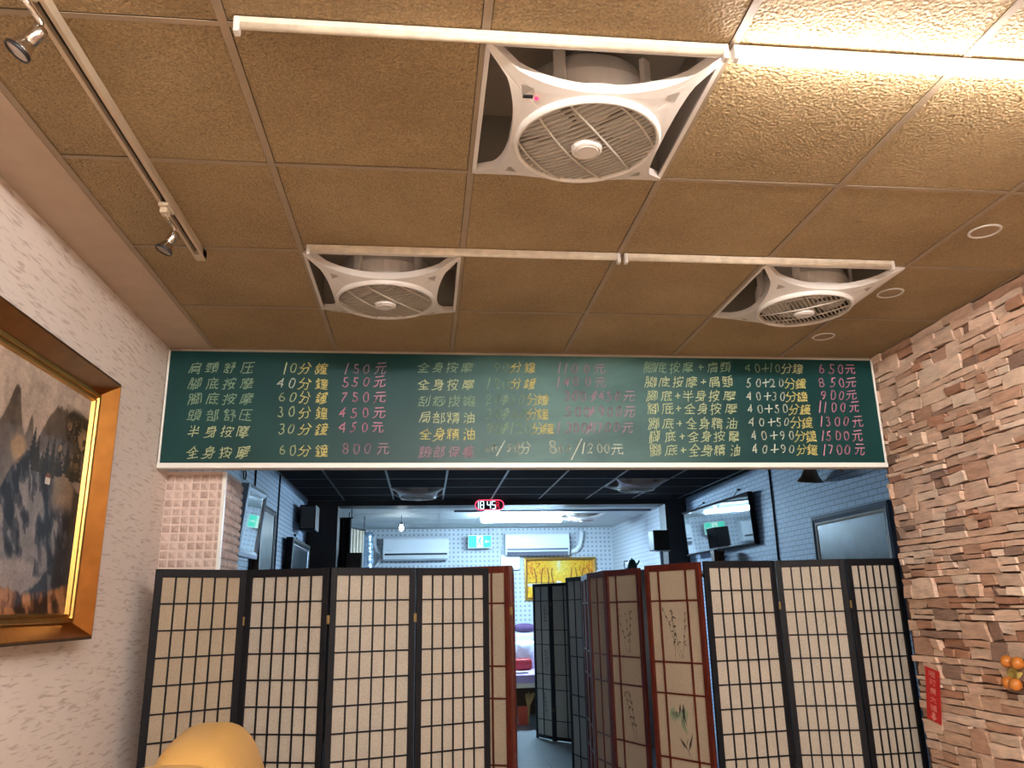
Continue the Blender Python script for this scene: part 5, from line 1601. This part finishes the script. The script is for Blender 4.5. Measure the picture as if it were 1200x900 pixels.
for ch, x in zip('1845', (-0.152, -0.086, 0.000, 0.060)):
    digit(ch, x - 0.008)
dg.build('digits', M['led_white'], lc)
rc_ = MB()
for a, b in (((0.085, -0.04), (0.085, 0.035)), ((0.085, 0.035), (0.115, 0.035)), ((0.115, 0.035), (0.115, 0.0)), ((0.115, 0.0), (0.085, 0.0)), ((0.10, 0.0), (0.125, -0.04))):
    rc_.bar((a[0], -0.008, a[1]), (b[0], -0.008, b[1]), 0.010, 0.005, (0, 1, 0))
rc_.build('red_character', M['led_dim'], lc)
MB().box(-W2 * 0.35, W2 * 0.72, -0.010, 0.0, -H2 - 0.008, -H2 + 0.004).build('light_bar', M['led_white'], lc)

# ------------------------------------------------------------------ the back room
tl_ = batten(0.80, 2.0, 11.62, True, 'lit cool white tube light on the back room ceiling', bg, M['cool'], CEIL - 0.062, 0.022)
tl2 = batten(0.80, 2.0, 11.54, True, 'lit cool white tube light close beside its twin in the back room', bg, M['cool'], CEIL - 0.062, 0.022)
for r_ in (tl_, tl2):
    for x_ in (0.2, 1.0):
        MB().box(x_ - 0.03, x_ + 0.03, -0.012, 0.012, 0, 0.061).build('mount', M['ac'], r_)

pz = on_y(470.5, 618, 11.7)
pb_ = thing('pendant_bulb', 'small lit bulb hanging on a cord in the back room', 'lamp', (pz[0], 11.7, CEIL - 0.001))
L_ = CEIL - pz[2]
MB().tube([(0, 0, 0), (0, 0, -L_ + 0.07)], 0.004, 6).build('cord', M['dark'], pb_)
MB().lathe([(0.0, 0.08), (0.016, 0.08), (0.018, 0.04), (0.0, 0.04)], 14, (0, 0, -L_)).build('socket', M['ac_dark'], pb_)
MB().lathe([(0.0, 0.04), (0.014, 0.04), (0.022, 0.015), (0.030, -0.015), (0.026, -0.035), (0.012, -0.048), (0.0, -0.05)], 18, (0, 0, -L_)).build('bulb', M['bulb'], pb_, smooth=True)


def air_con(px0, px1, open_, label):
    a, b = on_y(px0[0], px0[1], Y_END - 0.2), on_y(px1[0], px1[1], Y_END - 0.2)
    w, h = b[0] - a[0], abs(a[2] - b[2])
    root = thing('air_conditioner', label, 'air conditioner', ((a[0] + b[0]) / 2, Y_END, (a[2] + b[2]) / 2), 0, 'white air conditioners')
    prof = [(-0.002, -h / 2 + 0.03), (-0.16, -h / 2), (-0.185, -h / 2 + 0.05), (-0.21, -h / 2 + 0.12), (-0.215, 0.02), (-0.205, h / 2 - 0.03), (-0.18, h / 2), (-0.002, h / 2)]
    MB().prism(prof, -w / 2, w / 2, 'X').build('body', M['ac'], root, bevel=0.008)
    MB().prism([(-0.208, -h / 2 + 0.135), (-0.217, 0.02), (-0.209, h / 2 - 0.04), (-0.204, h / 2 - 0.04), (-0.204, -h / 2 + 0.135)], -w / 2 + 0.012, w / 2 - 0.012, 'X').build('front_panel', M['ac'], root)
    MB().box(-w / 2 + 0.03, w / 2 - 0.03, -0.208, -0.19, -h / 2 + 0.085, -h / 2 + 0.118).build('air_slot', M['dark'] if open_ else M['ac_dark'], root)
    MB().prism([(-0.17, -h / 2 - 0.004), (-0.205, -h / 2 + 0.055), (-0.199, -h / 2 + 0.058), (-0.162, -h / 2)] if not open_ else [(-0.17, -h / 2 + 0.0), (-0.25, -h / 2 + 0.025), (-0.248, -h / 2 + 0.034), (-0.17, -h / 2 + 0.012)], -w / 2 + 0.03, w / 2 - 0.03, 'X').build('louvre', M['ac_dark'] if not open_ else M['ac'], root)
    MB().box(-w / 2 + 0.06, -w / 2 + 0.14, -0.219, -0.2165, -0.03, -0.018).build('badge', M['silver'], root)
    return root


air_con((449, 630), (526, 656), True, 'white air conditioner with an open dark louvre, left of the green sign')
air_con((592, 625), (668, 650), False, 'white air conditioner above the yellow painting, right of the green sign')


def pipe(label, pxs, r, mat, Y, name='pipe', cat='pipe', group=None):
    return cable(label, [on_y(x, y, Y) for x, y in pxs], r, mat, name, cat, group)


pipe('white pipe curving up from the right air conditioner to the ceiling', [(669, 646), (675, 645), (679, 640), (681, 630), (681.5, 622)], 0.045, 'ac', Y_END - 0.06)
pipe('white pipe beside the left air conditioner', [(438, 628), (439, 638), (442, 645), (446, 648)], 0.035, 'ac', Y_END - 0.06)
pipe('thin grey drain hose slanting below the left air conditioner', [(447, 654), (443, 660), (438, 666)], 0.02, 'ac', Y_END - 0.06)
pipe('thin white cable drooping below the right air conditioner', [(583, 620), (587, 628), (588, 640), (588, 648.5)], 0.010, 'ac', Y_END - 0.012, 'cable', 'cable')
a, b = on_y(586, 651, Y_END), on_y(609, 668, Y_END)
o = MB().box(-(b[0] - a[0]) / 2, (b[0] - a[0]) / 2, -0.07, -0.002, -(a[2] - b[2]) / 2, (a[2] - b[2]) / 2).build('junction_box', M['ac'], bevel=0.006)
o.location = ((a[0] + b[0]) / 2, Y_END, (a[2] + b[2]) / 2)
tag(o, 'white junction box on the far wall left of the yellow painting', 'box')

a, b = on_y(549, 628, 13.6), on_y(575.5, 641.5, 13.6)
ex = thing('exit_sign', 'lit green exit sign with a white running figure between the air conditioners', 'sign', ((a[0] + b[0]) / 2, 13.6, (a[2] + b[2]) / 2))
w2, h2 = (b[0] - a[0]) / 2, (a[2] - b[2]) / 2
MB().box(-w2 - 0.01, w2 + 0.01, -0.02, 0.025, -h2 - 0.01, h2 + 0.01).build('case', M['white'], ex, bevel=0.004)
MB().box(-w2, w2, -0.024, -0.0205, -h2, h2).build('green_face', M['exit_green'], ex)
g = MB().box(-0.055, 0.055, -0.0275, -0.0245, -h2 * 0.95, h2 * 0.95)
g.build('white_door', M['exit_white'], ex)
g = MB()
g.lathe([(0.0, -0.001), (0.014, -0.001), (0.014, 0.001), (0.0, 0.001)], 12, (0.012, -0.0295, 0.06), axis='Y')
for p, q, w_ in (((0.005, 0.045), (-0.008, 0.0), 0.022), ((-0.008, 0.0), (0.02, -0.03), 0.014), ((0.02, -0.03), (0.012, -0.07), 0.012), ((-0.008, 0.0), (-0.03, -0.045), 0.014), ((-0.03, -0.045), (-0.05, -0.04), 0.010), ((0.003, 0.038), (0.034, 0.015), 0.010), ((0.003, 0.038), (-0.028, 0.02), 0.010)):
    g.bar((p[0], -0.0295, p[1]), (q[0], -0.0295, q[1]), w_, 0.002, (0, 1, 0))
g.build('running_figure', M['exit_green'], ex)
g = MB()
g.bar((0.165, -0.0265, 0.0), (0.09, -0.0265, 0.0), 0.014, 0.003, (0, 1, 0))
g.bar((0.09, -0.0265, 0.0), (0.115, -0.0265, 0.025), 0.012, 0.003, (0, 1, 0))
g.bar((0.09, -0.0265, 0.0), (0.115, -0.0265, -0.025), 0.012, 0.003, (0, 1, 0))
g.build('arrow', M['exit_white'], ex)
for s in (-1, 1):
    MB().tube([(s * w2 * 0.8, 0, h2 + 0.01), (s * w2 * 0.8, 0, CEIL - ex.location.z - 0.001)], 0.004, 6).build('hanger', M['ac_dark'], ex)


def curtain(label, x0, x1, Y, z0, z1, mat, waves, dy=0.0):
    root = thing('curtain', label, 'curtain', ((x0 + x1) / 2, Y, z0), 0, 'curtains at the back left')
    L = x1 - x0
    mb = MB()
    for d in (0, 0.006):
        mb.grid(lambda u, v: (-L / 2 + L * u, dy * u + d + 0.028 * math.sin(u * waves * 2 * PI) * (1 - 0.3 * v) - 0.02 * v, (z1 - z0) * v), 60, 8)
    mb.build('cloth', mat, root, smooth=True)
    MB().tube([(-L / 2 - 0.02, -0.012, z1 - z0 + 0.006), (L / 2 + 0.02, dy - 0.012, z1 - z0 + 0.006)], 0.010, 8).build('rod', M['dark'], root)
    for s in (-L / 2, L / 2):
        MB().tube([(s, -0.012 + (dy if s > 0 else 0), z1 - z0), (s, -0.012 + (dy if s > 0 else 0), CEIL - z0 + 0.001)], 0.006, 6).build('rod_hanger', M['dark'], root)
    return root


a, b = on_y(394, 606, 10.55), on_y(411, 640, 10.55)
curtain('black curtain at the left of the back room', a[0] - 0.01, b[0], 10.55, 1.2, a[2] - 0.02, M['black_cloth'], 3)
a, b = on_y(409, 616, 11.3), on_y(423, 640, 11.3)
curtain('cream curtain gathered beside the black one', a[0], b[0], 11.3, 1.2, a[2] - 0.03, M['cream'], 5, 0.5)

a, b = on_y(407, 648.5, 10.42), on_y(425, 648.5, 10.42)
lk = thing('locker', 'dark locker top seen above the left black screen', 'cabinet', ((a[0] + b[0]) / 2, 10.45, 0))
w2 = (b[0] - a[0]) / 2
MB().box(-w2, w2, -0.14, 0.04, 0, a[2]).build('body', M['dark_wood'], lk, bevel=0.004)
MB().box(-w2 + 0.01, w2 - 0.01, -0.152, -0.141, 0.05, a[2] - 0.03).build('door', M['dark_wood'], lk, bevel=0.003)
MB().box(w2 - 0.04, w2 - 0.03, -0.165, -0.1525, 0.9, 1.05).build('handle', M['silver'], lk)

a, b = on_y(425, 624, 13.0), on_y(436, 660, 13.0)
xm = (a[0] + b[0]) / 2
pts = [(0.0, 0.0, 0.001), (0.01, 0, 0.7), (0.0, 0.0, 1.5), (0.02, 0, 2.1), (0.0, 0.0, a[2])]
mb = MB()
fine = []
for k in range(60):
    u = k / 59 * (len(pts) - 1)
    i = min(int(u), len(pts) - 2)
    fine.append(Vector(pts[i]).lerp(Vector(pts[i + 1]), u - i))
mb.tube(fine, [0.085 + 0.008 * math.sin(k * 1.9) for k in range(60)], 16)
o = mb.build('foil_duct', M['foil'], smooth=True)
o.location = (xm, 13.0, 0)
tag(o, 'silver foil duct rising at the far left corner', 'duct')

# massage bed and the things on, behind and under it
bx0, bx1, by0, by1, bz = 0.95, 2.9, 10.62, 11.9, 0.60
bed = thing('massage_bed', 'massage bed with a lilac sheet at the end of the aisle', 'bed', ((bx0 + bx1) / 2, (by0 + by1) / 2, 0))
hx, hy = (bx1 - bx0) / 2, (by1 - by0) / 2
MB().box(-hx, hx, -hy, hy, 0.46, 0.52).build('frame', M['cream'], bed, bevel=0.01)
MB().superbox((0, 0, bz - 0.035), (hx, hy, 0.055), 0.12, 48, 12).build('lilac_sheet', M['lilac'], bed, smooth=True)
for sx in (-1, 1):
    for sy in (-1, 1):
        MB().box(sx * hx * 0.9 - 0.03, sx * hx * 0.9 + 0.03, sy * hy * 0.85 - 0.03, sy * hy * 0.85 + 0.03, 0, 0.46).build('leg', M['brown_wood'], bed)
MB().box(-hx + 0.05, hx - 0.05, hy - 0.06, hy - 0.03, 0.0, 0.46).build('back_panel', M['brown_wood'], bed)
pw_ = thing('low_cabinet', 'white low cabinet behind the massage bed', 'cabinet', (1.9, 12.75, 0))
zc = on_y(612, 742, 12.5)[2]
MB().box(-1.0, 1.0, -0.25, 0.25, 0.06, zc).box(-0.97, 0.97, -0.2, 0.24, 0, 0.06).build('body', M['ac'], pw_, bevel=0.006)
for s in (-0.5, 0.5):
    d = MB().box(s - 0.48, s + 0.48, -0.266, -0.251, 0.08, zc - 0.02).build('door', M['ac'], pw_, bevel=0.003)
    MB().box(s + 0.36, s + 0.44, -0.28, -0.2665, 0.62, 0.64).build('handle', M['silver'], d)
c = on_y(613, 738, 12.62)
o = MB().superbox((0, 0, 0.07), (0.17, 0.12, 0.07), 0.85, 28, 16).build('pillow', M['purple'], smooth=True)
o.location = (c[0] + 0.03, 12.66, zc)
tag(o, 'purple pillow on the white low cabinet', 'pillow', 'purple pillows')
o2 = o.copy()
COL.objects.link(o2)
o2.location = (c[0] + 0.50, 12.66, zc)
o2['label'] = 'second purple pillow on the white cabinet, cut off by the far screen'
bzt = bz + 0.023
c = on_y(613, 788, 11.35)
bg1 = thing('shopping_bag', 'red bag lying on the lilac bed', 'bag', (c[0], 11.40, bzt))
MB().superbox((0, 0, 0.075), (0.13, 0.10, 0.075), 0.45, 26, 16).build('body', M['red_cloth'], bg1, smooth=True)
MB().tube([(-0.07, -0.02, 0.135), (-0.05, -0.06, 0.15), (0.05, -0.06, 0.15), (0.07, -0.02, 0.135)], 0.008, 6).build('handle', M['red_cloth'], bg1, smooth=True)
c = on_y(616, 770, 11.65)
rb = random.Random(2)
o = MB().superbox((0, 0, 0.18), (0.26, 0.10, 0.18), 0.7, 36, 24, lambda p: (p[0] * (1 + 0.05 * math.sin(p[2] * 60)), p[1] + 0.012 * math.sin(p[0] * 50 + p[2] * 30), p[2] + 0.01 * math.sin(p[0] * 40))).build('plastic_bag', M['bag'], smooth=True)
o.location = (c[0] + 0.02, 11.68, bzt + 0.008)
tag(o, 'crumpled white plastic bag behind the red bag on the bed', 'bag')
c = on_y(624, 776, 11.3)
o = MB().superbox((0, 0, 0.17), (0.09, 0.08, 0.17), 0.5, 24, 18).build('towel_roll', M['bag'], smooth=True)
o.location = (c[0] + 0.15, 11.38, bzt)
tag(o, 'pale rolled towel standing at the right of the red bag', 'towel')
c = on_z(616, 794, bzt)
ph = thing('phone', 'black phone lying on the lilac sheet', 'phone', (c[0] + 0.03, max(c[1], 10.80), bzt), 0.3)
MB().box(-0.075, 0.075, -0.038, 0.038, 0.001, 0.010).build('body', M['dark'], ph, bevel=0.003)
MB().box(-0.068, 0.068, -0.034, 0.034, 0.0101, 0.0108).build('screen', M['dark_glass'], ph)
c = on_y(613, 840, 10.8)
o = MB().box(-0.06, 0.06, -0.05, 0.05, 0, 0.22).build('carton', M['orange_red'], bevel=0.004)
o.location = (c[0], 10.85, 0.001)
tag(o, 'red carton standing under the massage bed', 'box')
c = on_y(617, 822, 10.78)
mb = MB()
for k in range(7):
    a = -0.6 + 0.25 * k
    mb.tube([(0.0, 0.0, 0.0), (0.03 * math.sin(a), 0.01 * k - 0.03, 0.22), (0.10 * math.sin(a) + 0.02, 0.012 * k - 0.03, 0.36 + 0.01 * (k % 3))], 0.006, 6)
o = mb.build('straw_bundle', M['wicker'], smooth=True)
o.location = (c[0] + 0.04, 10.92, 0.001)
tag(o, 'straw bundle leaning under the massage bed', 'broom')
